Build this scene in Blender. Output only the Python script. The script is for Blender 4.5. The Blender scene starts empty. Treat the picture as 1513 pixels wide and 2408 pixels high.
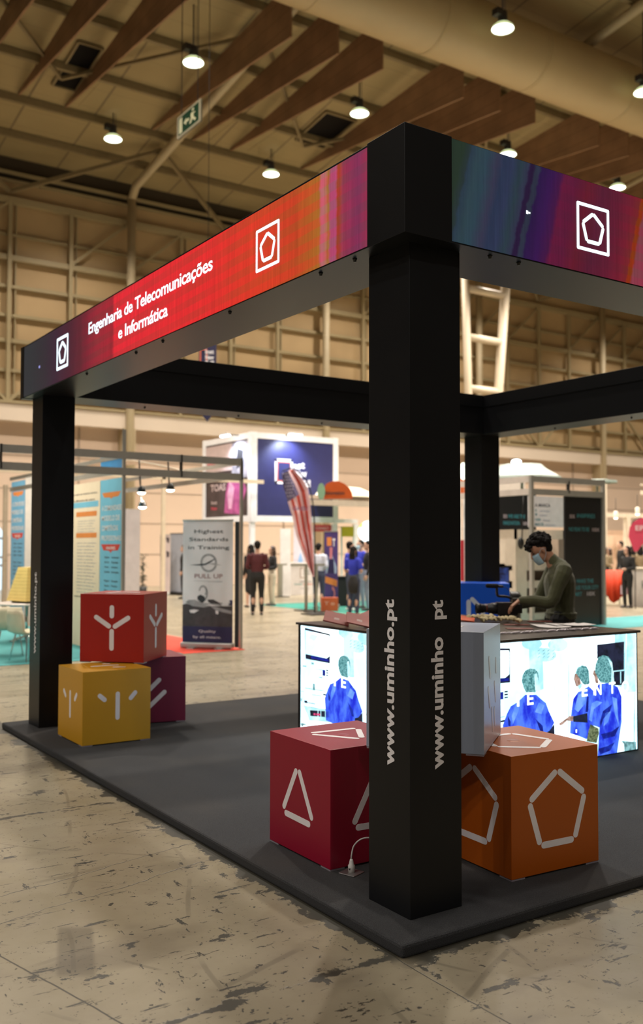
import bpy, bmesh, math, random
from mathutils import Vector, Matrix, noise as mnoise
random.seed(7)
V = Vector
PI = math.pi
S = bpy.context.scene
COL = S.collection

# ------------------------------------------------------------ camera
FPX, YAW, PITCH, ROLL, CXO = 2230.0, 0.5823, 0.0371, 0.0023, -26.89
CAM = V((-2.3618, -2.9273, 1.6))
F = V((math.sin(YAW) * math.cos(PITCH), math.cos(YAW) * math.cos(PITCH), math.sin(PITCH)))
R0 = V((math.cos(YAW), -math.sin(YAW), 0))
U0 = R0.cross(F)
RV = R0 * math.cos(ROLL) + U0 * math.sin(ROLL)
UV = -R0 * math.sin(ROLL) + U0 * math.cos(ROLL)
cd = bpy.data.cameras.new('camera')
cam = bpy.data.objects.new('camera', cd)
COL.objects.link(cam)
m = Matrix.Identity(4)
for i in range(3):
    m[i][0], m[i][1], m[i][2], m[i][3] = RV[i], UV[i], -F[i], CAM[i]
cam.matrix_world = m
cd.sensor_fit = 'AUTO'
cd.sensor_width = 36
cd.lens = FPX / 2408 * 36
cd.shift_x = -CXO / 2408
cd.clip_end = 300
cd.dof.use_dof = True
cd.dof.focus_distance = 4.45
cd.dof.aperture_fstop = 2.1
S.camera = cam

# ------------------------------------------------------------ world, view, lights
S.view_settings.view_transform = 'Standard'
S.view_settings.look = 'None'
S.view_settings.exposure = 0.0
S.view_settings.gamma = 1.0
S.view_settings.use_curve_mapping = False
S.cycles.max_bounces = 6
S.cycles.diffuse_bounces = 3
S.cycles.glossy_bounces = 3
S.cycles.sample_clamp_indirect = 4
S.cycles.use_denoising = True
S.cycles.use_adaptive_sampling = True
S.cycles.adaptive_threshold = .02
W = bpy.data.worlds.new('world')
S.world = W
W.use_nodes = True
bg = W.node_tree.nodes['Background']
bg.inputs[0].default_value = (1.0, 0.80, 0.60, 1)
bg.inputs[1].default_value = 0.07

def area(name, loc, size, power, col=(1, .82, .62), rot=(0, 0, 0), sy=None):
    l = bpy.data.lights.new(name, 'AREA')
    l.energy = power
    l.color = col
    l.size = size
    if sy:
        l.shape = 'RECTANGLE'
        l.size_y = sy
    o = bpy.data.objects.new(name, l)
    o.location = loc
    o.rotation_euler = rot
    COL.objects.link(o)
    return o
def spot(name, loc, power, ang=150, rad=.25, col=(1, .84, .62), aim=None, blend=.6):
    l = bpy.data.lights.new(name, 'SPOT')
    l.energy = power
    l.color = col
    l.spot_size = math.radians(ang)
    l.spot_blend = blend
    l.shadow_soft_size = rad
    o = bpy.data.objects.new(name, l)
    o.location = loc
    if aim is not None:
        o.rotation_euler = (V(aim) - V(loc)).to_track_quat('-Z', 'Y').to_euler()
    COL.objects.link(o)
    return o
# the hall's high lamps over the near part of the hall, above the picture
LAMP_C = (1, .90, .78)
for x_, y_, e_ in ((-9, -9.5, 300), (-2.7, -15.5, 700), (3.6, -15.5, 600), (-9, -15.5, 600), (-9, -3.3, 330), (-9, 3, 330), (-9, 9.3, 480), (-2.7, 9.4, 800), (-15, -3.3, 750), (-15, 3, 800), (-21.5, 0, 1300), (-21.5, 8, 1300), (3.6, 3.2, 330), (9.9, 3.2, 900)):
    spot('lamp_and_fill_light', (x_, y_, 16), e_ * 1.55, 150, .28, (1, .93, .84))
LAMP_E = 4800

# ------------------------------------------------------------ pixel -> point helpers (the survey of the photograph)
def ray(px, py):
    return F + RV * ((px - 756.5 - CXO) / FPX) - UV * ((py - 1204) / FPX)
def hit(px, py, ax, val):
    d = ray(px, py)
    return CAM + d * ((val - CAM[ax]) / d[ax])
def gp(px, py, z=0.0):
    return hit(px, py, 2, z)
def yp(px, py, y):
    return hit(px, py, 1, y)
def xp(px, py, x):
    return hit(px, py, 0, x)
def dp(px, py, D):
    return CAM + ray(px, py) * D

# ------------------------------------------------------------ materials
MATS = {}
def mat(name, col, rough=.5, metal=0, spec=.5, var=.06, scale=6, bump=0, bscale=60, emit=None, est=0, coat=0, sheen=0, trans=0, alpha=1):
    if name in MATS:
        return MATS[name]
    mt = bpy.data.materials.new(name)
    mt.use_nodes = True
    nt = mt.node_tree
    N, L = nt.nodes, nt.links
    b = N['Principled BSDF']
    b.inputs['Roughness'].default_value = rough
    b.inputs['Metallic'].default_value = metal
    b.inputs['Specular IOR Level'].default_value = spec
    b.inputs['Coat Weight'].default_value = coat
    b.inputs['Sheen Weight'].default_value = sheen
    b.inputs['Transmission Weight'].default_value = trans
    tc = N.new('ShaderNodeTexCoord')
    nz = N.new('ShaderNodeTexNoise')
    nz.inputs['Scale'].default_value = scale
    nz.inputs['Detail'].default_value = 3
    L.new(tc.outputs['Object'], nz.inputs['Vector'])
    mp = N.new('ShaderNodeMapRange')
    mp.inputs[1].default_value = .3
    mp.inputs[2].default_value = .7
    mp.inputs[3].default_value = 1 - var
    mp.inputs[4].default_value = 1 + var
    L.new(nz.outputs['Fac'], mp.inputs[0])
    mx = N.new('ShaderNodeVectorMath')
    mx.operation = 'SCALE'
    mx.inputs[0].default_value = col[:3]
    L.new(mp.outputs[0], mx.inputs['Scale'])
    L.new(mx.outputs[0], b.inputs['Base Color'])
    if emit is not None:
        me = N.new('ShaderNodeVectorMath')
        me.operation = 'SCALE'
        me.inputs[0].default_value = emit[:3]
        L.new(mp.outputs[0], me.inputs['Scale'])
        L.new(me.outputs[0], b.inputs['Emission Color'])
        b.inputs['Emission Strength'].default_value = est
    if bump:
        n2 = N.new('ShaderNodeTexNoise')
        n2.inputs['Scale'].default_value = bscale
        n2.inputs['Detail'].default_value = 4
        L.new(tc.outputs['Object'], n2.inputs['Vector'])
        bp = N.new('ShaderNodeBump')
        bp.inputs['Strength'].default_value = bump
        bp.inputs['Distance'].default_value = .01
        L.new(n2.outputs['Fac'], bp.inputs['Height'])
        L.new(bp.outputs[0], b.inputs['Normal'])
    MATS[name] = mt
    return mt
def glow(name, col, st, var=.03, scale=8):
    return mat(name, (.02, .02, .02), .6, emit=col, est=st, var=var, scale=scale, spec=.1)

# ------------------------------------------------------------ mesh builder
class MB:
    def __init__(s):
        s.v, s.f, s.mi, s.sm = [], [], [], []
    def add(s, vs, fs, m=0, smooth=False):
        o = len(s.v)
        s.v += [tuple(x) for x in vs]
        for f in fs:
            s.f.append([i + o for i in f])
            s.mi.append(m)
            s.sm.append(smooth)
        return s
    def box(s, x0, x1, y0, y1, z0, z1, m=0, M=None):
        vs = [V((x, y, z)) for z in (z0, z1) for y in (y0, y1) for x in (x0, x1)]
        if M is not None:
            vs = [M @ v for v in vs]
        return s.add(vs, [(0, 2, 3, 1), (4, 5, 7, 6), (0, 1, 5, 4), (2, 6, 7, 3), (0, 4, 6, 2), (1, 3, 7, 5)], m)
    def beam(s, a, b, w, h, m=0, up=(0, 0, 1)):
        a, b = V(a), V(b)
        d = (b - a)
        L = d.length
        d.normalize()
        r = d.cross(V(up))
        if r.length < 1e-4:
            r = V((1, 0, 0))
        r.normalize()
        u = r.cross(d)
        M = Matrix(((d.x, r.x, u.x, a.x), (d.y, r.y, u.y, a.y), (d.z, r.z, u.z, a.z), (0, 0, 0, 1)))
        return s.box(0, L, -w / 2, w / 2, -h / 2, h / 2, m, M)
    def limb(s, pts, rad, n=10, m=0, ref=(0, 1, 0), sub=3, smooth=True, cap=True):
        """lofted tube, elliptic sections; rad: list of r or (r along ref, r across)"""
        P = [V(p) for p in pts]
        Rr = [(r, r) if not isinstance(r, (tuple, list)) else r for r in rad]
        pp, rr = [], []
        for i in range(len(P) - 1):
            p0, p1, p2, p3 = P[max(i - 1, 0)], P[i], P[i + 1], P[min(i + 2, len(P) - 1)]
            for k in range(sub):
                t = k / sub
                pp.append(.5 * ((2 * p1) + (p2 - p0) * t + (2 * p0 - 5 * p1 + 4 * p2 - p3) * t * t + (3 * p1 - p0 - 3 * p2 + p3) * t ** 3))
                q = t * t * (3 - 2 * t)
                rr.append((Rr[i][0] * (1 - q) + Rr[i + 1][0] * q, Rr[i][1] * (1 - q) + Rr[i + 1][1] * q))
        pp.append(P[-1])
        rr.append(Rr[-1])
        if cap:
            d0 = (pp[0] - pp[1]).normalized()
            d1 = (pp[-1] - pp[-2]).normalized()
            a0, a1 = min(rr[0]), min(rr[-1])
            p_s, r_s = pp[0], rr[0]
            p_e, r_e = pp[-1], rr[-1]
            for k in (1, 2, 3):
                an = k / 3 * PI / 2
                c, q = max(math.cos(an), .05), math.sin(an)
                pp.insert(0, p_s + d0 * a0 * q); rr.insert(0, (r_s[0] * c, r_s[1] * c))
                pp.append(p_e + d1 * a1 * q); rr.append((r_e[0] * c, r_e[1] * c))
        vs, fs = [], []
        N = len(pp)
        for i in range(N):
            d = (pp[min(i + 1, N - 1)] - pp[max(i - 1, 0)]).normalized()
            u = V(ref) - d * V(ref).dot(d)
            if u.length < 1e-3:
                u = d.orthogonal()
            u.normalize()
            w = d.cross(u)
            for k in range(n):
                a = 2 * PI * k / n
                vs.append(pp[i] + u * math.cos(a) * rr[i][0] + w * math.sin(a) * rr[i][1])
        for i in range(N - 1):
            for k in range(n):
                k2 = (k + 1) % n
                fs.append((i * n + k, i * n + k2, (i + 1) * n + k2, (i + 1) * n + k))
        fs.append(tuple(range(n - 1, -1, -1)))
        fs.append(tuple((N - 1) * n + k for k in range(n)))
        return s.add(vs, fs, m, smooth)
    def tube(s, pts, r, n=8, m=0, sub=1, cap=False):
        return s.limb(pts, [r] * len(pts), n, m, ref=(.13, .31, .94), sub=sub, cap=cap)
    def ell(s, c, r, M=None, n=14, m=0):
        vs, fs = [], []
        nr = n // 2 + 1
        for i in range(nr + 1):
            th = PI * i / nr
            for k in range(n):
                a = 2 * PI * k / n
                vs.append(V((r[0] * math.sin(th) * math.cos(a) , r[1] * math.sin(th) * math.sin(a), r[2] * math.cos(th))) + V(c))
        if M is not None:
            vs = [M @ v for v in vs]
        for i in range(nr):
            for k in range(n):
                k2 = (k + 1) % n
                fs.append((i * n + k, (i + 1) * n + k, (i + 1) * n + k2, i * n + k2))
        return s.add(vs, fs, m, True)
    def lathe(s, prof, n=24, m=0, c=(0, 0, 0), smooth=True, a0=0, a1=2 * PI):
        vs, fs = [], []
        full = abs(a1 - a0 - 2 * PI) < 1e-6
        k_n = n if full else n + 1
        for (r, z) in prof:
            for k in range(k_n):
                a = a0 + (a1 - a0) * k / n
                vs.append((c[0] + r * math.cos(a), c[1] + r * math.sin(a), c[2] + z))
        for i in range(len(prof) - 1):
            for k in range(n):
                k2 = (k + 1) % k_n
                fs.append((i * k_n + k, i * k_n + k2, (i + 1) * k_n + k2, (i + 1) * k_n + k))
        return s.add(vs, fs, m, smooth)
    def poly(s, pts, m=0):
        return s.add(pts, [tuple(range(len(pts)))], m)
    def plate(s, pts, nrm, th, m=0):
        """flat outline with a real thickness (outline pts, extruded against nrm)"""
        n = len(pts)
        nv = V(nrm).normalized() * th
        a = [V(p) for p in pts]
        b = [p - nv for p in a]
        fs = [tuple(range(n)), tuple(range(2 * n - 1, n - 1, -1))]
        for i in range(n):
            j = (i + 1) % n
            fs.append((i, i + n, j + n, j))
        return s.add(a + b, fs, m)
    def build(s, name, mats, parent=None, bevel=0, M=None, link=True):
        me = bpy.data.meshes.new(name)
        vs = s.v if M is None else [tuple(M @ V(x)) for x in s.v]
        me.from_pydata(vs, [], s.f)
        if not isinstance(mats, (list, tuple)):
            mats = [mats]
        for x in mats:
            me.materials.append(x)
        me.polygons.foreach_set('material_index', s.mi)
        me.polygons.foreach_set('use_smooth', s.sm)
        me.update()
        o = bpy.data.objects.new(name, me)
        COL.objects.link(o)
        if parent is not None:
            o.parent = parent
        if bevel:
            bm = o.modifiers.new('bevel', 'BEVEL')
            bm.width = bevel
            bm.segments = 2
            bm.limit_method = 'ANGLE'
        return o

def tag(o, label=None, cat=None, group=None, kind=None):
    if label: o['label'] = label
    if cat: o['category'] = cat
    if group: o['group'] = group
    if kind: o['kind'] = kind
    return o
def thing(name, label, cat, loc=(0, 0, 0), rz=0, group=None):
    o = bpy.data.objects.new(name, None)
    o.empty_display_size = .1
    COL.objects.link(o)
    o.location = loc
    o.rotation_euler = (0, 0, rz)
    return tag(o, label, cat, group)
def struct(name, mb, mats, bevel=0):
    return tag(mb.build(name, mats, None, bevel), kind='structure')
def remesh(mb, name, mt, parent, vox=.01, smooth=4, M=None):
    """weld overlapping lofts into one continuous surface"""
    o = mb.build(name + '_tmp', mt)
    r = o.modifiers.new('r', 'REMESH')
    r.mode = 'VOXEL'
    r.voxel_size = vox
    r.use_smooth_shade = True
    q = o.modifiers.new('s', 'SMOOTH')
    q.iterations = smooth
    q.factor = .5
    dg = bpy.context.evaluated_depsgraph_get()
    me = bpy.data.meshes.new_from_object(o.evaluated_get(dg))
    me.name = name
    bpy.data.objects.remove(o)
    if not me.materials:
        me.materials.append(mt)
    for p in me.polygons:
        p.use_smooth = True
    n = bpy.data.objects.new(name, me)
    COL.objects.link(n)
    if parent is not None:
        n.parent = parent
    return n

# text as flat faces
TCACHE = {}
def text_geo(body, bold=0.0, spacing=1.0):
    key = (body, bold, spacing)
    if key in TCACHE:
        return TCACHE[key]
    cu = bpy.data.curves.new('t', 'FONT')
    cu.body = body
    cu.offset = bold
    cu.space_character = spacing
    cu.resolution_u = 3
    o = bpy.data.objects.new('t', cu)
    COL.objects.link(o)
    dg = bpy.context.evaluated_depsgraph_get()
    dg.update()
    me = bpy.data.meshes.new_from_object(o.evaluated_get(dg))
    vs = [(v.co.x, v.co.y) for v in me.vertices]
    fs = [tuple(p.vertices) for p in me.polygons]
    bpy.data.objects.remove(o)
    bpy.data.meshes.remove(me)
    xs = [v[0] for v in vs]; ys = [v[1] for v in vs]
    TCACHE[key] = (vs, fs, (min(xs), max(xs), min(ys), max(ys)))
    return TCACHE[key]
def put_text(mb, body, o, u, v, width=None, height=None, m=0, bold=0.0, align='L', spacing=1.0, cap=None, off=.0):
    """o: left end of the baseline, u along, v up; width = extent of the line; height = bbox height or cap = cap height"""
    vs, fs, (x0, x1, y0, y1) = text_geo(body, bold, spacing)
    u, v, o = V(u).normalized(), V(v).normalized(), V(o)
    n = u.cross(v)
    sx = width / (x1 - x0) if width else None
    if cap:
        sy = cap / .72
    elif height:
        sy = height / (y1 - y0)
    else:
        sy = sx
    if sx is None:
        sx = sy
    w = (x1 - x0) * sx
    sh = {'L': 0, 'C': -w / 2, 'R': -w}[align]
    pts = [o + u * ((x - x0) * sx + sh) + v * (y * sy) + n * off for x, y in vs]
    return mb.add(pts, fs, m)
def bar2(mb, o, u, v, a, b, w, m=0, off=.0012, seg=6):
    """rounded bar between face coordinates a and b (metres) of width w"""
    u, v, o = V(u), V(v), V(o)
    n = u.cross(v).normalized()
    a, b = V(a + (0,)), V(b + (0,))
    d = (b - a).normalized()
    q = V((-d.y, d.x, 0))
    out = []
    for c, sg in ((b, 1), (a, -1)):
        for k in range(seg + 1):
            an = -PI / 2 + PI * k / seg
            p = c + (d * math.cos(an) + q * math.sin(an)) * sg * w / 2
            out.append(o + u * p.x + v * p.y + n * off)
    return mb.plate(out, n, off * .9, m)
def ring_rect(mb, o, u, v, x0, x1, y0, y1, w, m=0, off=.002):
    for a, b in (((x0, y0), (x1, y0)), ((x1, y0), (x1, y1)), ((x1, y1), (x0, y1)), ((x0, y1), (x0, y0))):
        bar2(mb, o, u, v, a, b, w, m, off)
def polybars(c, r, n, a0, inset):
    P = [(c[0] + r * math.cos(a0 + 2 * PI * k / n), c[1] + r * math.sin(a0 + 2 * PI * k / n)) for k in range(n)]
    out = []
    for k in range(n):
        a, b = P[k], P[(k + 1) % n]
        out.append(((a[0] + (b[0] - a[0]) * inset, a[1] + (b[1] - a[1]) * inset), (b[0] + (a[0] - b[0]) * inset, b[1] + (a[1] - b[1]) * inset)))
    return out
X, Y, Z = V((1, 0, 0)), V((0, 1, 0)), V((0, 0, 1))

# shared materials
M_black = mat('satin black laminate', (.008, .0085, .010), .36, spec=.26, var=.08, scale=3)
M_blackedge = mat('black edge', (.006, .006, .006), .5)
M_white = mat('white vinyl', (.78, .76, .77), .45)
M_alu = mat('aluminium profile', (.48, .47, .44), .38, metal=.6, var=.05)
M_chrome = mat('chrome', (.7, .7, .7), .15, metal=1)
M_whitep = mat('white painted board', (.74, .70, .68), .55)
M_darkmetal = mat('dark metal', (.03, .03, .03), .4, metal=.5)

# ============================================================ STRUCTURE
# ---- hall floor: worn painted concrete
def nodes(mt):
    nt = mt.node_tree
    return nt.nodes, nt.links
class G:
    """tiny helper for math node graphs"""
    def __init__(s, mt):
        s.N, s.L = nodes(mt)
    def m(s, op, a, b=None, c=None, clamp=False):
        n = s.N.new('ShaderNodeMath'); n.operation = op; n.use_clamp = clamp
        for i, q in enumerate((a, b, c)):
            if q is None: continue
            if isinstance(q, (int, float)): n.inputs[i].default_value = q
            else: s.L.new(q, n.inputs[i])
        return n.outputs[0]
    def noise(s, vec, scale, det=3, rough=.5, w=None):
        n = s.N.new('ShaderNodeTexNoise'); n.inputs['Scale'].default_value = scale
        n.inputs['Detail'].default_value = det; n.inputs['Roughness'].default_value = rough
        s.L.new(vec, n.inputs['Vector']); return n.outputs['Fac']
    def scale(s, vec, v, off=(0, 0, 0), rot=(0, 0, 0)):
        n = s.N.new('ShaderNodeMapping'); n.inputs['Scale'].default_value = v; n.inputs['Location'].default_value = off
        n.inputs['Rotation'].default_value = rot
        s.L.new(vec, n.inputs['Vector']); return n.outputs[0]
    def step(s, x, a, b):
        n = s.N.new('ShaderNodeMapRange'); n.interpolation_type = 'SMOOTHSTEP'
        n.inputs[1].default_value = a; n.inputs[2].default_value = b
        if isinstance(x, (int, float)): n.inputs[0].default_value = x
        else: s.L.new(x, n.inputs[0])
        return n.outputs[0]
    def mix(s, f, a, b):
        n = s.N.new('ShaderNodeMix'); n.data_type = 'RGBA'
        if isinstance(f, (int, float)): n.inputs[0].default_value = f
        else: s.L.new(f, n.inputs[0])
        for i, q in ((6, a), (7, b)):
            if isinstance(q, tuple): n.inputs[i].default_value = (q + (1,))[:4]
            else: s.L.new(q, n.inputs[i])
        return n.outputs[2]
    def pos(s):
        g = s.N.new('ShaderNodeNewGeometry'); return g.outputs['Position']
    def xyz(s, v):
        n = s.N.new('ShaderNodeSeparateXYZ'); s.L.new(v, n.inputs[0]); return n.outputs

mf = bpy.data.materials.new('worn painted concrete')
mf.use_nodes = True
g = G(mf)
b = g.N['Principled BSDF']
P = g.pos()
px_, py_, pz_ = g.xyz(P)[:]
n_big = g.noise(P, 1.1, 4, .6)
n_mid = g.noise(P, 6, 5, .65)
n_hi = g.noise(P, 30, 4, .6)
n_rag = g.noise(g.scale(P, (1, 1, 1), (4, 9, 0)), 9, 5, .7)
n_rag2 = g.noise(P, 3.2, 2, .5)
rag = g.m('ADD', g.m('MULTIPLY', n_rag, .6), g.m('MULTIPLY', n_rag2, .5))          # about .55
def band(d, w, amp, soft=.012):
    # ragged band of half width w around distance d = 0
    lim = g.m('ADD', g.m('MULTIPLY', g.m('SUBTRACT', rag, .55), amp), w)
    return g.step(g.m('SUBTRACT', lim, d), 0, soft)
def absd(v, c):
    return g.m('ABSOLUTE', g.m('SUBTRACT', v, c))
masks = []
# slab joints: running along x ...
left_on = g.step(px_, .2, 0)
for c, w, a in ((.045, .012, .24), (2.78, .016, .22), (5.5, .012, .2), (8.3, .01, .15)):
    masks.append(band(absd(py_, c), w, a))
# ... the chipped strips against the platform edges
masks.append(g.m('MULTIPLY', band(g.m('ABSOLUTE', px_), .065, .42), g.m('MULTIPLY', g.step(py_, 6.5, 6.0), g.step(py_, -.05, .05))))
masks.append(g.m('MULTIPLY', band(g.m('ABSOLUTE', g.m('SUBTRACT', px_, .02)), -.02, .42), g.step(py_, .05, -.05)))
masks.append(g.m('MULTIPLY', band(g.m('ABSOLUTE', py_), .05, .45), g.step(px_, -.1, .1)))
# long cracks
wob = g.m('MULTIPLY', g.m('SUBTRACT', g.noise(P, 2.2, 4, .6), .5), .16)
crk = g.m('ADD', py_, wob)
for c, w in ((1.42, .0035), (1.72, .004), (4.1, .004)):
    masks.append(g.step(g.m('SUBTRACT', w, g.m('ABSOLUTE', g.m('SUBTRACT', g.m('SUBTRACT', crk, g.m('MULTIPLY', px_, .22)), c + .05))), 0, .002))
xs = g.m('ADD', px_, g.m('MULTIPLY', py_, .26))
masks.append(g.step(g.m('SUBTRACT', .0045, g.m('ABSOLUTE', g.m('ADD', g.m('ADD', xs, g.m('MULTIPLY', wob, .15)), 1.066))), 0, .002))
masks.append(g.step(g.m('SUBTRACT', .004, absd(g.m('ADD', px_, g.m('MULTIPLY', wob, .2)), -.012)), 0, .002))
# chips and scratches
ch1 = g.noise(g.scale(P, (1.0, 2.1, 1), (3, 1, 0), (0, 0, .5)), 3.6, 6, .72)
masks.append(g.step(ch1, .612, .622))
ch2 = g.noise(g.scale(P, (2.6, .8, 1), (8, 2, 0), (0, 0, -.45)), 5.5, 6, .7)
masks.append(g.step(ch2, .625, .635))
ch3 = g.noise(P, 17, 3, .6)
masks.append(g.step(ch3, .672, .682))
ch4 = g.noise(g.scale(P, (1, 7, 1), (1, 5, 0), (0, 0, .15)), 2.6, 5, .75)
masks.append(g.step(ch4, .625, .635))
ch5 = g.noise(P, 48, 2, .5)
masks.append(g.m('MULTIPLY', g.step(ch5, .69, .70), .8))
tot = masks[0]
for q in masks[1:]:
    tot = g.m('MAXIMUM', tot, q)
# hairline scratches
scr = None
for ang, sc in ((.35, 1), (-.7, 1.4), (1.3, .8)):
    w = g.N.new('ShaderNodeTexWave'); w.wave_type = 'BANDS'
    w.inputs['Scale'].default_value = .55 * sc; w.inputs['Distortion'].default_value = 6; w.inputs['Detail'].default_value = 2
    w.inputs['Detail Scale'].default_value = .6
    g.L.new(g.scale(P, (1, 1, 1), (sc, 2 * sc, 0), (0, 0, ang)), w.inputs['Vector'])
    q = g.m('MULTIPLY', g.step(w.outputs['Fac'], .994, .999), g.step(g.noise(P, 2.3 * sc, 2), .48, .58))
    scr = q if scr is None else g.m('MAXIMUM', scr, q)
base = g.mix(g.step(n_big, .3, .7), (.245, .208, .137), (.335, .292, .208))
base = g.mix(g.m('MULTIPLY', g.step(n_mid, .45, .72), .35), base, (.24, .195, .135))
base = g.mix(g.m('MULTIPLY', n_hi, .18), base, (.19, .155, .11))
# rubber smudges
smd = g.m('MULTIPLY', g.step(g.noise(g.scale(P, (.7, 1.6, 1), (9, 4, 0), (0, 0, .8)), 1.5, 3, .5), .56, .70), .45)
base = g.mix(smd, base, (.13, .107, .078))
base = g.mix(g.m('MULTIPLY', scr, .38), base, (.10, .085, .06))
# square tape mark
tc_ = gp(178, 2235)
du = g.m('ADD', g.m('MULTIPLY', g.m('SUBTRACT', px_, tc_.x), .84), g.m('MULTIPLY', g.m('SUBTRACT', py_, tc_.y), -.55))
dv = g.m('ADD', g.m('MULTIPLY', g.m('SUBTRACT', px_, tc_.x), .55), g.m('MULTIPLY', g.m('SUBTRACT', py_, tc_.y), .84))
tm = g.m('MULTIPLY', g.step(g.m('ABSOLUTE', g.m('ADD', du, g.m('MULTIPLY', dv, .25))), .085, .06), g.step(g.m('ABSOLUTE', dv), .26, .2))
base = g.mix(g.m('MULTIPLY', tm, .5), base, (.075, .062, .045))
colr = g.mix(g.m('MULTIPLY', tot, .93), base, (.026, .025, .019))
g.L.new(colr, b.inputs['Base Color'])
rg = g.m('ADD', g.m('MULTIPLY', n_mid, .22), .20)
g.L.new(g.m('ADD', rg, g.m('MULTIPLY', tot, .15)), b.inputs['Roughness'])
b.inputs['Specular IOR Level'].default_value = .45
bp_ = g.N.new('ShaderNodeBump')
bp_.inputs['Strength'].default_value = .5
bp_.inputs['Distance'].default_value = .002
g.L.new(g.m('SUBTRACT', g.m('MULTIPLY', n_hi, .15), tot), bp_.inputs['Height'])
g.L.new(bp_.outputs[0], b.inputs['Normal'])
fl = MB()
fl.box(-40, 80, -30, 33, -.2, 0)
struct('floor', fl, mf)

# ---- back wall, panelled below, truss-girted above
WY = 33.0
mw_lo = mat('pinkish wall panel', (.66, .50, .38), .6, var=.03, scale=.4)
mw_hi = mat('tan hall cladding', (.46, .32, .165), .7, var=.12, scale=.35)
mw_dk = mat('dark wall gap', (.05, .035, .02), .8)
mw_beam = mat('tan painted steel', (.34, .27, .15), .5, var=.06, scale=1)
mw_col = mat('tan column steel', (.46, .37, .23), .5, var=.05, scale=1)
wl = MB()
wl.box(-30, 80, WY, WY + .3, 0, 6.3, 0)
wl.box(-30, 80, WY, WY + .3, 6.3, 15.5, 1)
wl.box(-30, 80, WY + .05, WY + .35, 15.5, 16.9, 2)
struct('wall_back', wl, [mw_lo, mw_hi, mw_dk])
tr = MB()
tr.box(-30, 80, WY - .55, WY, 6.28, 6.93, 0)
tr.box(-30, 80, WY - .62, WY, 6.93, 7.02, 1)
struct('trim_1', tr, [mat('light ledge panel', (.66, .55, .44), .6, var=.03, scale=.5), mw_beam])
gi = MB()
for z, w in ((14.66, .24), (13.37, .10), (12.48, .20), (11.4, .13), (10.3, .12), (9.34, .14), (8.22, .12), (7.25, .12), (15.75, .12), (15.45, .10)):
    gi.box(-30, 80, WY - .04 - w, WY - .04, z - w / 2, z + w / 2)
for k in range(-14, 28):
    x = 12.3 + 2.3625 * k
    if k % 4:
        gi.box(x - .07, x + .07, WY - .3, WY - .16, 6.9, 14.7)
        gi.box(x + .25, x + .30, WY - .12, WY - .04, 6.9, 14.7)
    if k % 4 in (0, 1, 3):
        gi.beam((x, WY - .25, 12.55), (x + (2.36 if k % 4 != 3 else 2.36), WY - .25, 14.6), .09, .09)
    if k % 4 in (1, 2):
        gi.beam((x, WY - .25, 9.2 if k % 4 == 1 else 7.0), (x + 2.36, WY - .25, 7.0 if k % 4 == 1 else 9.2), .09, .09)
struct('trim_2', gi, mw_beam)
jn = MB()
for z in (1.3, 2.55, 3.8, 5.05):
    jn.box(-30, 80, WY - .012, WY, z - .02, z + .02)
for k in range(-4, 8):
    x = 12.3 + 9.45 * k
    jn.box(x - 1.9, x - 1.84, WY - .05, WY, 0, 6.28)
struct('trim_3', jn, mat('wall joint strip', (.38, .29, .22), .7))  # darker strips along the wall panel joints
def roofz(y):
    return 16.4 + .13 * (33 - y)
co = MB()
for k in range(-4, 8):
    x = 12.3 + 9.45 * k
    co.tube([(x, WY - .6, 0), (x, WY - .6, 15.6)], .17, 12)
    co.tube([(x, WY - .6, 15.55), (x, WY - 1.0, 15.95), (x, -10, roofz(-10) - .35)], .17, 12)
    co.box(x - .25, x + .25, WY - .62, WY, 0, 6.3)
struct('trim_4', co, mw_col)
# ladder column nearer the stand
lc = MB()
LY = 27
a0, a1 = yp(1112, 1300, LY), yp(1094, 640, LY)
b0, b1 = yp(1148, 1300, LY), yp(1192, 640, LY)
def ext(p, q, z):
    t = (z - p.z) / (q.z - p.z)
    return p + (q - p) * t
A0, A1, B0, B1 = ext(a0, a1, 0), ext(a0, a1, roofz(LY)), ext(b0, b1, 0), ext(b0, b1, roofz(LY))
lc.tube([A0, A1], .17, 12)
lc.tube([B0, B1], .20, 12)
for z in (4, 6.3, 8.4, 10.6, 12.7, 15):
    lc.tube([ext(a0, a1, z), ext(b0, b1, z)], .16, 10)
struct('trim_5', lc, mat('cream painted steel', (.60, .50, .37), .5, var=.05, scale=1))

# ---- roof
mr = bpy.data.materials.new('tan roof decking')
mr.use_nodes = True
g = G(mr)
b = g.N['Principled BSDF']
P = g.pos()
x_, y_, z_ = g.xyz(P)[:]
def lines(v, per, w):
    fr = g.m('ABSOLUTE', g.m('SUBTRACT', g.m('FRACT', g.m('MULTIPLY', v, 1 / per)), .5))
    return g.step(fr, .5 - w / per, .5 - w / per * .6)
ln = g.m('MAXIMUM', lines(x_, 2.3625, .05), g.m('MULTIPLY', lines(y_, 1.1, .02), .4))
cb = g.mix(g.noise(P, .5, 3), (.28, .21, .10), (.38, .29, .145))
cb = g.mix(g.m('MULTIPLY', ln, .7), cb, (.12, .085, .05))
g.L.new(cb, b.inputs['Base Color'])
b.inputs['Roughness'].default_value = .7
rf = MB()
rf.add([(-40, 33.4, roofz(33.4)), (80, 33.4, roofz(33.4)), (80, -12, roofz(-12)), (-40, -12, roofz(-12)),
        (-40, 33.4, roofz(33.4) + .3), (80, 33.4, roofz(33.4) + .3), (80, -12, roofz(-12) + .3), (-40, -12, roofz(-12) + .3)],
       [(0, 1, 2, 3), (7, 6, 5, 4), (0, 4, 5, 1), (2, 6, 7, 3), (1, 5, 6, 2), (0, 3, 7, 4)])
struct('ceiling', rf, mr)
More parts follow.
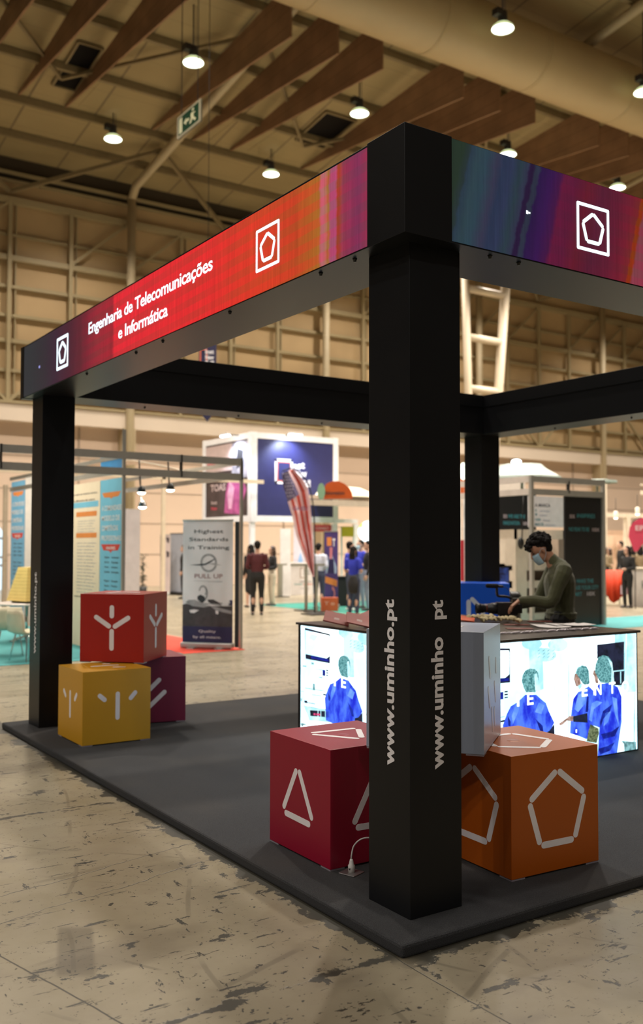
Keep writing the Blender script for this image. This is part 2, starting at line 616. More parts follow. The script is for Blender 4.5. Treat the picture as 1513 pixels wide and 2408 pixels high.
def roofhit(px, py, dz=0):
    d = ray(px, py)
    t = (16.4 + .13 * 33 + dz - CAM.z - .13 * CAM.y) / (d.z + .13 * d.y)
    return CAM + d * t
pu = MB()
for y in (31.2, 29.0, 26.6, 24.0, 21.2, 18.4, 15.6):
    pu.box(-30, 80, y - .08, y + .08, roofz(y) - .26, roofz(y) - .02)
for k in range(-4, 7):
    x = 12.3 + 9.45 * k
    pu.beam((x, 29.6, roofz(29.6) - .3), (x + 4.7, 32.8, 15.0), .14, .14)
    pu.beam((x, 29.6, roofz(29.6) - .3), (x - 4.7, 32.8, 15.0), .14, .14)
    pu.beam((x, 22, roofz(22) - .3), (x + 4.7, 27, roofz(27) - .3), .10, .10)
    pu.beam((x + 9.4, 22, roofz(22) - .3), (x + 4.7, 27, roofz(27) - .3), .10, .10)
struct('trim_6', pu, mat('olive roof steel', (.22, .165, .085), .6))
# dark rooflights
for i, (q) in enumerate([((182, 100), (236, 113), (186, 213), (125, 200)), ((762, 262), (835, 283), (770, 345), (700, 330))]):
    P4 = [roofhit(px, py, -.06) for px, py in q]
    ym0, ym1 = min(p.y for p in P4), max(p.y for p in P4)
    xm0, xm1 = (P4[0].x + P4[3].x) / 2, (P4[1].x + P4[2].x) / 2
    w = MB()
    w.add([(xm0, ym0, roofz(ym0) - .05), (xm1, ym0, roofz(ym0) - .05), (xm1, ym1, roofz(ym1) - .05), (xm0, ym1, roofz(ym1) - .05)], [(3, 2, 1, 0)], 0)
    for (ax, ay, bx, by) in ((xm0, ym0, xm1, ym0), (xm1, ym0, xm1, ym1), (xm1, ym1, xm0, ym1), (xm0, ym1, xm0, ym0)):
        w.beam((ax, ay, roofz(ay) - .06), (bx, by, roofz(by) - .06), .08, .08, 1)
    struct('window_%d' % (i + 1), w, [mat('dark rooflight glass', (.006, .005, .005), .6, spec=.1), mat('olive roof steel', (.22, .165, .085), .6)])

# ---- big round air duct
dm = MB()
dr = .97
dm.tube([(-30, 17.4, 16.72), (80, 17.4, 16.72)], dr, 48)
for k in range(-6, 20):
    x = 3.0 + 4.0 * k
    dm.tube([(x, 17.4, 16.72), (x + .08, 17.4, 16.72)], dr + .012, 48)
dk = dm.build('air_duct', mat('cream duct sheet', (.47, .35, .19), .42, var=.05, scale=.6))
tag(dk, 'huge round cream air duct running under the roof above the fins', 'air duct')

# ---- hanging wooden acoustic fins
m_fin = mat('reddish brown timber fin', (.27, .15, .08), .55, var=.18, scale=1.4)
pos_fins = [k for k in range(-9, 24) if (k + 1) % 4 != 0]
ft = dict((k, i) for i, k in enumerate(pos_fins))
proto = None
FX0, FDX = 11.60, 1.627
prof = [(19.3, 15.98), (19.3, 17.6), (28.85, 16.92), (28.85, 16.85)]
vis_fins = [k for k in pos_fins if -5 <= k <= 12]
for k in vis_fins:
    x = FX0 + FDX * k
    if proto is None:
        fm = MB()
        fm.plate([(-.03, y - 19.3, z - 16) for y, z in prof], (-1, 0, 0), .06)
        for zz in (.35, .8, 1.25):
            fm.add([(-.031, .02, zz), (-.031, 9.5 * (1 - (zz) / 2.6), zz), (-.031, 9.5 * (1 - zz / 2.6), zz + .012), (-.031, .02, zz + .012)], [(0, 1, 2, 3)], 1)
        proto = fm.build('ceiling_fin', [m_fin, mat('fin groove', (.10, .05, .02), .7)])
        o = proto
    else:
        o = proto.copy()
        COL.objects.link(o)
    o.location = (x, 19.3, 16)
    tag(o, 'long reddish brown timber fin with pointed far end hanging under the roof', 'ceiling fin', 'timber fins under the hall roof')

# ============================================================ THE STAND
# platform
mc = bpy.data.materials.new('charcoal needle felt carpet')
mc.use_nodes = True
g = G(mc)
b = g.N['Principled BSDF']
P = g.pos()
cc = g.mix(g.step(g.noise(P, 420, 2, .6), .38, .66), (.012, .013, .015), (.054, .055, .060))
cc = g.mix(g.m('MULTIPLY', g.step(g.noise(P, 700, 1), .70, .74), .55), cc, (.22, .20, .17))
cc = g.mix(g.m('MULTIPLY', g.step(g.noise(P, 1.3, 4), .45, .7), .35), cc, (.060, .052, .044))
x_, y_, z_ = g.xyz(P)[:]
sm = g.step(g.m('SUBTRACT', .006, absd(x_, 3.83)), 0, .004)
cc = g.mix(g.m('MULTIPLY', sm, .7), cc, (.01, .01, .01))
g.L.new(cc, b.inputs['Base Color'])
b.inputs['Roughness'].default_value = .92
b.inputs['Specular IOR Level'].default_value = .2
b.inputs['Sheen Weight'].default_value = .05
bp_ = g.N.new('ShaderNodeBump'); bp_.inputs['Strength'].default_value = .6; bp_.inputs['Distance'].default_value = .003
g.L.new(g.noise(P, 380, 2), bp_.inputs['Height']); g.L.new(bp_.outputs[0], b.inputs['Normal'])
PT = .052
PL = 5.80
pm = MB()
pm.box(0, PL, 0, 5.594, 0, PT)
plat = pm.build('stand_platform', mc, bevel=.012)
tag(plat, 'low square platform covered in charcoal carpet under the open black frame', 'platform')

# the open frame
ZB, ZT = 2.9066, 3.361
O0, O1x, O1y, BW = .095, 5.71, 5.483, .383
frame = thing('exhibition_stand', 'tall open black exhibition frame with four square pillars and glowing screen fascia', 'exhibition stand', (0, 0, 0))
PW = .287
pil = [(.188, .180), (.188, 5.146), (5.335, 5.146), (5.335, .180)]
m_let = mat('white cut vinyl lettering', (.80, .77, .79), .5)
for i, (x, y) in enumerate(pil):
    pb = MB()
    pb.box(x, x + PW, y, y + PW, PT, ZB, 0)
    p = pb.build('pillar', [M_black], frame, bevel=.002)
    ds = MB()
    # joint seams and small fixings down the pillar edge
    for z in (1.05, 2.0):
        ds.box(x + PW, x + PW + .002, y + .004, y + .010, z, z + .006, 0)
    ds.build('fixing', mat('small steel fixing', (.5, .5, .5), .3, metal=1), p)
    t = MB()
    def ptext(body, ox, oy, oz, up_len, capdir, h):
        # reads bottom to top; letters' up direction is capdir
        put_text(t, body, (ox, oy, oz), Z, capdir, width=up_len, cap=h, bold=.034, spacing=1.02)
    if i == 0:
        ptext('www.uminho.pt', x - .0015, y + .108, .664, .712, Y, .066)
        put_text(t, 'www.uminho', (x + .180, y - .0015, .656), Z, -X, width=.560, cap=.066, bold=.034)
        put_text(t, 'pt', (x + .180, y - .0015, 1.292), Z, -X, width=.082, height=None, cap=.066, bold=.034)
    elif i == 1:
        ptext('www.uminho.pt', x - .0015, y + .108, .672, .705, Y, .066)
    if t.f:
        lt = t.build('lettering', m_let, p)
        lt['label'] = 'white web address lettering reading upwards'

def fascia(a, bq, inner, name='fascia_beam'):
    mb = MB()
    mb.box(a[0], bq[0], a[1], bq[1], ZB, ZT)
    return mb.build(name, M_black, frame, bevel=.002)
CB = .256
bL = fascia((O0, O0 + CB), (O0 + BW, O1y - .09), 0)
bR = fascia((O0 + CB, O0), (O1x - .256, O0 + BW), 0)
bF = fascia((O0 + BW, O1y - BW), (O1x - BW, O1y), 0)
bE = fascia((O1x - BW, O0 + BW), (O1x, O1y), 0)
cbm = MB()
cbm.add([(O0, O0, ZB), (O0 + CB, O0, ZB), (O0 + CB, O0 + BW, ZB), (O0 + BW, O0 + BW, ZB), (O0 + BW, O0 + CB, ZB), (O0, O0 + CB, ZB)], [(5, 4, 3, 2, 1, 0)])
cbm = MB()
cbm.box(O0 - .004, O0 + CB, O0 - .004, O0 + CB, ZB - .003, ZT + .004)
cbo = cbm.build('corner_block', M_black, frame, bevel=.0015)
cb2 = MB()
cb2.box(O0 - .004, O0 + .2, O1y - .085, O1y, ZB - .004, ZT + .002)
cb2.build('corner_block', M_black, frame, bevel=.0015)
cb3 = MB()
cb3.box(O1x - .256, O1x + .004, O0 - .004, O0 + .25, ZB - .003, ZT + .004)
cb3.build('corner_block', M_black, frame, bevel=.0015)
# ledges on the inner faces, thin lip strips
ld = MB()
yy = O1y - BW
ld.box(O0 + BW, O1x - BW, yy - .012, yy, ZT - .14, ZT - .132)
ld.build('ledge', M_black, bF)
ld = MB()
xx = O1x - BW
ld.box(xx - .012, xx, O0 + BW, O1y - BW, ZT - .14, ZT - .132)
ld.build('ledge', M_black, bE)

# LED bands: woven colour pattern, gives off light
def led_mat(name, axis, stops, lean, z0, st=1.0):
    mt = bpy.data.materials.new(name)
    mt.use_nodes = True
    g = G(mt)
    b = g.N['Principled BSDF']
    P = g.pos()
    o = g.xyz(P)
    u, z = o[axis], o[2]
    zz = g.m('SUBTRACT', z, z0)
    wv = g.m('MULTIPLY', g.m('SUBTRACT', g.noise(g.scale(P, (2, 2, 9)), 3, 2), .5), .03)
    uu = g.m('ADD', g.m('SUBTRACT', u, g.m('MULTIPLY', zz, lean)), wv)
    us = [s[0] for s in stops]
    lo, hi = min(us), max(us)
    mr_ = g.N.new('ShaderNodeMapRange')
    mr_.inputs[1].default_value = lo; mr_.inputs[2].default_value = hi
    g.L.new(uu, mr_.inputs[0])
    cr = g.N.new('ShaderNodeValToRGB')
    el = cr.color_ramp.elements
    st2 = sorted(stops, key=lambda s: s[0])
    while len(el) < len(st2):
        el.new(.5)
    for e, s in zip(el, st2):
        e.position = (s[0] - lo) / (hi - lo)
        e.color = tuple(s[1]) + (1,)
    g.L.new(mr_.outputs[0], cr.inputs[0])
    col = cr.outputs[0]
    # weft: sloping bands across the height, warp: fine vertical threads
    weft = g.m('FRACT', g.m('ADD', g.m('MULTIPLY', zz, 11.5), g.m('MULTIPLY', u, .35)))
    wb = g.m('MULTIPLY', g.step(weft, .42, .52), g.step(weft, 1.0, .93))
    warp = g.noise(g.scale(P, (1, 1, .06)), 34, 3, .6)
    warp2 = g.noise(g.scale(P, (1, 1, .03)), 90, 2, .6)
    blk = g.noise(g.scale(P, (2.2, 2.2, .2)), 2, 1, .3)
    tn = g.N.new('ShaderNodeVectorMath'); tn.operation = 'MULTIPLY'
    g.L.new(col, tn.inputs[0]); tn.inputs[1].default_value = (.62, 1.7, 1.0)
    dk = g.mix(g.m('MULTIPLY', wb, g.m('MULTIPLY', g.m('ADD', .2, g.m('MULTIPLY', blk, .6)), g.m('MULTIPLY', g.xyz(col)[0], 3.2, clamp=True))), col, tn.outputs[0])
    k = g.m('ADD', .78, g.m('MULTIPLY', warp, .4))
    k = g.m('MULTIPLY', k, g.m('ADD', .74, g.m('MULTIPLY', warp2, .44)))
    sc_ = g.N.new('ShaderNodeVectorMath'); sc_.operation = 'SCALE'
    g.L.new(dk, sc_.inputs[0]); g.L.new(k, sc_.inputs['Scale'])
    g.L.new(sc_.outputs[0], b.inputs['Emission Color'])
    b.inputs['Emission Strength'].default_value = st
    b.inputs['Base Color'].default_value = (.015, .015, .015, 1)
    b.inputs['Roughness'].default_value = .45
    b.inputs['Specular IOR Level'].default_value = .3
    return mt
def yL(px):
    return xp(px, 461 + (872 - px) * .5085, O0).y
def xR(px):
    return yp(px, 450 + (px - 1067) * .271, O0).x
# colours are linear light
LS = [(872, (.33, .022, .065)), (845, (.22, .02, .085)), (815, (.30, .02, .07)), (803, (.34, .035, .07)), (800, (.40, .035, .01)), (795, (.40, .035, .01)), (792, (.48, .06, .17)),
      (778, (.45, .055, .14)), (775, (.42, .10, .02)), (770, (.42, .10, .02)), (766, (.62, .11, .15)), (757, (.60, .09, .14)), (754, (.50, .10, .015)), (725, (.55, .07, .012)),
      (690, (.62, .045, .012)), (620, (.72, .04, .014)), (500, (.80, .022, .022)), (380, (.80, .020, .028)), (270, (.80, .018, .035)), (266, (.40, .014, .030)), (230, (.34, .018, .035)),
      (205, (.22, .012, .03)), (190, (.13, .014, .028)), (165, (.075, .012, .028)), (130, (.042, .015, .035)), (105, (.030, .022, .032)), (73, (.026, .028, .034))]
RS_ = [(1067, (.022, .045, .028)), (1082, (.025, .045, .050)), (1086, (.028, .055, .09)), (1104, (.035, .075, .10)), (1125, (.035, .078, .115)), (1150, (.05, .05, .105)), (1165, (.028, .045, .105)),
       (1185, (.035, .05, .12)), (1205, (.03, .06, .085)), (1222, (.04, .045, .10)), (1226, (.025, .008, .055)), (1235, (.025, .008, .055)), (1239, (.035, .045, .085)), (1247, (.035, .04, .085)),
       (1251, (.030, .007, .085)), (1280, (.055, .007, .11)), (1300, (.085, .007, .085)), (1309, (.19, .008, .06)), (1335, (.17, .008, .055)), (1365, (.20, .010, .035)), (1400, (.14, .012, .045)),
       (1440, (.19, .012, .045)), (1470, (.27, .013, .04)), (1487, (.30, .022, .03)), (1490, (.42, .04, .006)), (1497, (.42, .04, .006)), (1501, (.38, .06, .10)), (1530, (.45, .05, .10)), (1600, (.5, .05, .05))]
mLL = led_mat('woven colour screen left', 1, [(yL(px), c) for px, c in LS], .0, 3.13, 1.0)
mLR = led_mat('woven colour screen right', 0, [(xR(px), tuple(.62 * q_ for q_ in c)) for px, c in RS_], .28, 3.13, 1.0)
m_glw = glow('bright white screen mark', (.80, .93, 1.0), 1.5)
m_glw2 = glow('bluish screen dot', (.35, .35, .8), 1.1)
lm = MB()
lm.box(O0 - .003, O0 + .01, O0 + CB + .002, O1y - .10, ZB + .006, ZT - .012)
ledL = lm.build('led_screen', mLL, bL)
ledL['label'] = 'glowing red and orange screen band with white course title'
lm = MB()
lm.box(O0 + CB + .002, O1x - .26, O0 - .003, O0 + .01, ZB + .006, ZT - .004)
ledR = lm.build('led_screen', mLR, bR)
ledR['label'] = 'glowing screen band shading from teal through purple to crimson'
def logo(mb, o, u, v, x0, x1, y0, y1, w):
    ring_rect(mb, o, u, v, x0, x1, y0, y1, w, 0, .002)
    cx, cy = (x0 + x1) / 2, (y0 + y1) / 2
    for a, b_ in polybars((cx, cy - .004), min(x1 - x0, y1 - y0) * .36, 5, PI / 2, .10):
        bar2(mb, o, u, v, a, b_, w * 1.15, 0, .002)
lg = MB()
LO = V((O0 - .0032, 0, 0))
logo(lg, LO, -Y, Z, -1.309, -1.092, 3.033, 3.240, .016)
lg.build('pentagon_logo', m_glw, ledL)
lg = MB()
logo(lg, LO, -Y, Z, -4.485, -4.240, 3.016, 3.252, .024)
lg.build('pentagon_logo', m_glw, ledL)
lg = MB()
RO = V((0, O0 - .0032, 0))
logo(lg, RO, X, Z, 1.146, 1.362, 3.026, 3.240, .016)
lg.build('pentagon_logo', m_glw, ledR)
tx = MB()
put_text(tx, 'Engenharia de Telecomunicações', (O0 - .0045, 3.78, 3.168), -Y, Z, width=1.975, cap=.084, bold=.017, spacing=.95)
put_text(tx, 'e Informática', (O0 - .0045, 3.20, 3.026), -Y, Z, width=.80, cap=.084, bold=.017, spacing=.95)
tx.build('lettering', m_glw, ledL)
dt = MB()
dt.box(.800, .812, O0 - .0045, O0 - .003, 3.118, 3.134)
dt.box(.812, .826, O0 - .0045, O0 - .003, 3.122, 3.130)
dt.build('lit_dot', m_glw, ledR)
dt = MB()
dt.box(O0 - .0045, O0 - .003, 4.93, 4.96, 3.10, 3.12)
dt.build('lit_dot', m_glw2, ledL)
# bolts under the beams
def bolt(x, y, par):
    q = MB()
    q.lathe([(0, ZB - .014), (.007, ZB - .014), (.009, ZB - .004), (.012, ZB), (0, ZB)], 10, 0, (x, y, 0))
    q.build('bolt', M_darkmetal, par)
for px in (757, 543, 385, 322, 206):
    yq = xp(px, 641 + (757 - px) * .432, O0 + .05).y
    bolt(O0 + .045, yq, bL)
bolt(O0 + .05, O0 + .42, bL)
for xq in (.62, .80, 1.9, 3.2):
    bolt(xq, O0 + .045, bR)
for xq in (1.2, 2.2, 3.2, 4.2):
    bolt(xq, O1y - BW + .2, bF)
    bolt(O1x - BW + .2, xq, bE)

# ---- the display cubes
CS = .568
m_foot = mat('clear acrylic foot', (.30, .26, .30), .2, spec=.5)
m_mark = mat('white cube marking', (.84, .80, .83), .45)
def cube(name, label, col, corner, yaw, z0, faces, rough=.40, mk=None, cover=None):
    c, s_ = math.cos(yaw), math.sin(yaw)
    h = CS / 2
    ctr = V((corner[0] + c * h - s_ * h, corner[1] + s_ * h + c * h, z0))
    t = thing(name, label, 'display cube', ctr, yaw)
    mt = mat(name + ' ' + label.split()[0] + ' panel', col, rough, spec=.45, var=.025, scale=2, bump=.02, bscale=500)
    bm = MB()
    bm.box(-h, h, -h, h, .008, .008 + CS)
    bm.build('body', mt, t, bevel=.0018)
    for sx in (-1, 1):
        for sy in (-1, 1):
            fm = MB()
            fm.box(min(sx * (h - .002), sx * (h - .085)), max(sx * (h - .002), sx * (h - .085)), min(sy * (h - .002), sy * (h - .085)), max(sy * (h - .002), sy * (h - .085)), 0, .008)
            fm.build('foot', m_foot, t)
    FR = {'F': (V((-h, -h, .008)), X, Z), 'L': (V((-h, h, .008)), -Y, Z), 'T': (V((-h, -h, .008 + CS)), X, Y), 'R': (V((h, -h, .008)), Y, Z), 'B': (V((h, h, .008)), -X, Z)}
    for key, (bars, w) in faces.items():
        o, u, v = FR[key]
        sm_ = MB()
        for a, b_ in bars:
            bar2(sm_, o, u, v, (a[0] * CS, a[1] * CS), (b_[0] * CS, b_[1] * CS), w * CS)
        sm_.build('symbol', mk or m_mark, t)
    q = MB()
    q.lathe([(0, .0010), (.030, .0010), (.033, .0)], 28, 0, (-.02, -.01, .008 + CS))
    q.build('plug', mt, t)
    return t
PENT = polybars((.515, .50), .335, 5, PI / 2, .095)
TRI = [((.455, .715), (.255, .365)), ((.515, .715), (.71, .368)), ((.29, .31), (.665, .30))]
PSI = [((.506, .668), (.506, .34)), ((.245, .66), (.315, .60)), ((.765, .665), (.70, .595))]
YY = [((.5, .80), (.5, .675)), ((.255, .655), (.455, .525)), ((.755, .65), (.55, .522)), ((.5, .45), (.5, .20))]
PT5 = polybars((.47, .46), .33, 5, -PI / 2, .095)
TT = [((.29, .70), (.71, .67)), ((.25, .62), (.47, .275)), ((.725, .60), (.545, .30))]
VV = [((.32, .72), (.19, .60)), ((.575, .65), (.425, .51)), ((.66, .46), (.41, .235)), ((.14, .37), (.31, .235))]
z1 = PT
z2 = PT + .008 + CS
cube('display_cube', 'orange cube with white pentagons beside the front black pillar', (.42, .088, .002), (.870, .275), math.radians(-3.1), z1,
     {'F': (PENT, .056), 'L': (PENT, .056), 'T': (PT5, .056)})
cube('display_cube', 'crimson cube with white triangles, left of the front black pillar', (.29, .003, .026), (.244, .848), math.radians(-.4), z1,
     {'F': (TRI, .055), 'L': (TRI, .055), 'T': (TT, .055)})
m_faint = mat('faint pale cube marking', (.66, .66, .68), .35)
BL1 = [((.3, .75), (.36, .6)), ((.7, .70), (.72, .6)), ((.25, .5), (.33, .35)), ((.62, .5), (.68, .35)), ((.45, .30), (.5, .12)), ((.6, .28), (.62, .15))]
cube('display_cube', 'pale silver grey cube balanced on the orange and crimson cubes behind the front pillar', (.36, .41, .53), (.762, .340), math.radians(37.6), z2,  # blue tint in the grey stands in for reflected screen light
     {'F': (BL1, .05), 'T': ([((.2, .3), (.55, .28))], .05)}, rough=.3, mk=m_faint)
cube('display_cube', 'yellow cube with white branching bars in front of the left black pillar', (.60, .30, .010), (.230, 4.204), 0, z1,
     {'F': (PSI, .062), 'L': (PSI, .062), 'T': ([((.336, .533), (.70, .524)), ((.58, .314), (.69, .245)), ((.60, .759), (.65, .73))], .055)})
cube('display_cube', 'dark magenta cube half hidden behind the yellow cube', (.19, .010, .042), (.83, 4.88), math.radians(-10.5), z1,
     {'F': (VV, .068), 'T': (TT, .055)})
cube('display_cube', 'red cube with white Y symbols stacked on the yellow cube', (.38, .014, .009), (.842, 4.453), math.radians(45.6), z2,
     {'F': (YY, .07), 'L': (YY, .07), 'T': (TT, .06)})
NB = [((.21, .64), (.21, .36)), ((.28, .69), (.41, .55)), ((.52, .56), (.74, .56)), ((.48, .48), (.48, .30))]
cube('display_cube', 'blue cube with white bars behind the counter near the video camera', (.010, .12, .78), (5.25, 4.62), math.radians(50), z2,
     {'F': (NB, .085), 'L': (NB, .085)}, mk=mat('pale bluish marking', (.72, .78, .9), .5))
cube('display_cube', 'cube supporting the blue cube, hidden behind the counter', (.012, .075, .42), (5.22, 4.60), math.radians(42), z1, {})

# ---- floor socket with cable
sp = gp(827, 2053, PT)
sk = thing('floor_socket', 'small metal floor socket plate by the crimson cube', 'socket', sp, math.radians(20))
q = MB()
q.box(-.045, .045, -.045, .045, 0, .006)
q.build('plate', mat('brushed steel plate', (.40, .38, .38), .35, metal=.8), sk, bevel=.003)
q = MB()
q.lathe([(0, .006), (.016, .006), (.017, .036), (.012, .042), (.009, .060), (.0065, .066), (0, .066)], 16)
pc = q.build('plug', mat('off white plastic', (.66, .64, .62), .4), sk)
q = MB()
q.box(-.013, -.0165, -.004, .004, .018, .028)
q.build('slot', M_blackedge, pc)
cab = thing('cable', 'thin white cable looping from floor socket behind the front pillar', 'cable', sp)
e1, e2 = gp(868, 1975, PT), gp(905, 2050, PT)
q = MB()
pk = dp(853, 1972, (sp - CAM).dot(F)) - sp
pe = V((.20, .10, -pk.z * 0))
q.tube([(0, 0, .064), (0.000, -.001, .085), (.012, -.006, .13), (pk.x, pk.y, pk.z), (pk.x + .05, pk.y - .02, pk.z - .01), (pk.x + .10, pk.y - .01, .05), (pk.x + .13, pk.y + .02, .004), (pk.x + .3, pk.y + .06, .004)], .0038, 8, 0, sub=5)
q.build('cord', mat('white pvc cord', (.6, .58, .56), .4), cab)

# ============================================================ COUNTER WITH SCREENS
KX0, KX1, KY0, KY1 = 1.96, 3.785, 1.80, 3.83
KZ = .968
ct = thing('display_counter', 'square black counter with bright operating room pictures on its screen sides', 'counter', ((KX0 + KX1) / 2, (KY0 + KY1) / 2, PT))
ct_o = V(ct.location)
def kb(name, mt, *bx, parent=ct, bevel=0):
    q = MB()
    q.box(bx[0] - ct_o.x, bx[1] - ct_o.x, bx[2] - ct_o.y, bx[3] - ct_o.y, bx[4] - ct_o.z, bx[5] - ct_o.z)
    return q.build(name, mt, parent, bevel)
kb('body', M_blackedge, KX0 + .012, KX1 - .004, KY0 + .012, KY1, PT, KZ - .018)
m_top = mat('dark brown grey counter top', (.045, .034, .029), .30, spec=.5, var=.08)
kb('worktop', m_top, KX0 - .008, KX1 + .008, KY0 - .012, KY1 + .012, KZ - .018, KZ, bevel=.002)
def glow2(name, c1, c2, scale, st=1.0, sx=(1, 1, 1), lo=.4, hi=.6):
    mt = bpy.data.materials.new(name)
    mt.use_nodes = True
    g = G(mt)
    b = g.N['Principled BSDF']
    tc = g.N.new('ShaderNodeTexCoord')
    c = g.mix(g.step(g.noise(g.scale(tc.outputs['Object'], sx), scale, 4, .6), lo, hi), c1, c2)
    g.L.new(c, b.inputs['Emission Color'])
    b.inputs['Emission Strength'].default_value = st
    b.inputs['Base Color'].default_value = (.02, .02, .02, 1)
    b.inputs['Roughness'].default_value = .5
    b.inputs['Specular IOR Level'].default_value = .2
    return mt
SM = [glow2('screen white', (.95, 1.65, 1.9), (2.1, 2.5, 2.65), 1.8, 1.0, (1, 1, .7), .40, .60),      # 0
      glow2('screen pale cyan', (.48, .95, 1.05), (.85, 1.3, 1.4), 5, 1.0),                         # 1
      glow2('screen gown blue', (.014, .03, .75), (.10, .25, 1.25), 7, 1.0, (1.6, 1.6, .8), .35, .65),  # 2
      glow2('screen cap teal', (.045, .20, .22), (.24, .58, .60), 85, 1.0),                         # 3
      glow2('screen dark', (.006, .008, .014), (.02, .025, .06), 6, 1.0),                           # 4
      glow2('screen skin', (.30, .17, .12), (.55, .36, .30), 30, 1.0),                              # 5
      glow2('screen glove', (.06, .085, .04), (.22, .27, .14), 70, 1.0),                            # 6
      glow('screen lettering', (2, 2.2, 2.2), 1.0),                                               # 7
      glow2('screen light fold', (.12, .30, 1.0), (.22, .45, 1.05), 9, 1.0),                        # 8
      glow2('screen grey teal', (.10, .24, .26), (.30, .62, .66), 22, 1.0),                         # 9
      glow('screen red lamp', (.9, .08, .25), 1.0),
      glow2('screen dark fold', (.006, .012, .22), (.01, .03, .42), 14, 1.0)]                           # 11
def c3(x, y):
    p = yp(1170 + x / 4.411, 1480 + y / 4.411, KY0)
    return (p.x - KX0, p.z)
def c2(x, y):
    p = xp(690 + x / 8.4, 1460 + y / 8.4, KX0)
    return (KY1 - .02 - p.y, p.z)
ZL, ZH = .062, .944
PIC = []   # (layer, material, outline in (s, z))
def a3(m_, pts, ly=1): PIC.append((ly, m_, [c3(*p) for p in pts]))
def a2(m_, pts, ly=1): PIC.append((ly, m_, [c2(*p) for p in pts]))
# soft cyan areas of the room
a3(1, [(1230, 30), (1345, 25), (1340, 640), (1230, 560)])
a3(1, [(1360, 25), (1450, 25), (1450, 650), (1335, 660)])
a3(1, [(340, 200), (480, 190), (490, 620), (430, 640), (345, 420)])
a3(0, [(1300, 665), (1425, 655), (1418, 1165), (1300, 1155)], 2)
a3(1, [(745, 365), (760, 362), (762, 1070), (748, 1072)], 2)
a3(9, [(1430, 655), (1438, 655), (1436, 1170), (1428, 1170)], 2)
a3(9, [(1298, 1160), (1452, 1170), (1452, 1262), (1330, 1290), (1325, 1190)], 2)
# theatre lamps
for cx, cy, rx, ry in ((370, 150, 105, 60), (640, 160, 105, 70), (510, 265, 115, 72)):
    a3(1, [(cx + rx * math.cos(t * PI / 8), cy + ry * math.sin(t * PI / 8)) for t in range(16)], 2)
for i in range(12):
    cx, cy = 430 + (i % 4) * 50, 225 + (i // 4) * 34
    a3(9, [(cx, cy), (cx + 22, cy - 16), (cx + 25, cy - 13), (cx + 4, cy + 4)], 3)
# wall monitors
a3(4, [(1047, 160), (1328, 128), (1326, 418), (1210, 432), (1047, 300)], 2)
a3(1, [(1210, 432), (1332, 418), (1332, 428), (1210, 442)], 3)
a3(4, [(1218, 442), (1330, 432), (1328, 580), (1222, 582)], 2)
a3(1, [(1285, 440), (1297, 438), (1297, 560), (1287, 562)], 3)
a2(4, [(210, 135), (708, 265), (706, 842), (225, 750)], 2)
a2(0, [(222, 185), (690, 290), (700, 330), (698, 700), (640, 745), (225, 655)], 3)
a2(1, [(350, 260), (470, 300), (400, 400), (300, 345)], 4)
a2(11, [(330, 690), (690, 760), (690, 810), (330, 740)], 3)
# racks of instruments
for (x, y, w_, h_, c) in ((560, 965, 55, 120, 11), (630, 965, 45, 26, 4), (630, 1015, 45, 24, 4), (630, 1065, 45, 22, 4), (210, 1320, 420, 12, 9), (370, 1240, 40, 130, 9),
                          (570, 1440, 150, 30, 4), (360, 1455, 170, 8, 9), (200, 1570, 60, 50, 4), (260, 1610, 160, 14, 4), (620, 1650, 36, 60, 9), (190, 1680, 300, 10, 9),
                          (110, 1380, 80, 8, 9), (115, 1520, 40, 60, 9), (340, 820, 50, 40, 9), (170, 880, 70, 20, 9), (410, 940, 150, 20, 1), (480, 1105, 80, 18, 9)):
    a2(c, [(x, y), (x + w_, y + w_ * .16), (x + w_, y + h_ + w_ * .16), (x, y + h_)], 2)
a2(1, [(200, 1700), (790, 1760), (800, 2010), (300, 1970)], 2)
a2(4, [(310, 1765), (690, 1790), (700, 1910), (320, 1880)], 3)
for x in (465, 520, 610):
    a2(1, [(x, 1775), (x + 14, 1777), (x + 16, 1900), (x, 1898)], 4)
a2(10, [(385, 1825), (425, 1830), (425, 1865), (385, 1860)], 5)
a2(10, [(440, 1830), (520, 1838), (520, 1872), (440, 1865)], 5)
a2(9, [(105, 2010), (240, 2040), (230, 2060), (180, 2060), (175, 2100), (110, 2040)], 2)
# figure in the middle
a3(2, [(300, 680), (415, 680), (470, 730), (515, 765), (545, 850), (603, 970), (560, 1050), (520, 1075), (480, 1260), (90, 1260), (68, 1000), (110, 880), (150, 800), (215, 760), (260, 720)], 3)
a3(4, [(550, 1055), (603, 980), (610, 1260), (500, 1260), (505, 1080)], 4)
a3(3, [(265, 540), (272, 480), (300, 430), (345, 408), (400, 412), (435, 450), (442, 540), (430, 620), (400, 655), (310, 655), (285, 610)], 4)
a3(1, [(395, 470), (418, 455), (440, 540), (428, 625), (405, 640), (398, 560)], 5)
a3(8, [(200, 790), (240, 760), (230, 850), (170, 990), (160, 900)], 4)
a3(8, [(440, 760), (500, 790), (470, 880), (400, 860)], 4)
a3(11, [(400, 925), (480, 1000), (490, 1070), (460, 1070), (420, 960)], 4)
a3(11, [(120, 900), (150, 960), (145, 1010), (125, 1000)], 4)
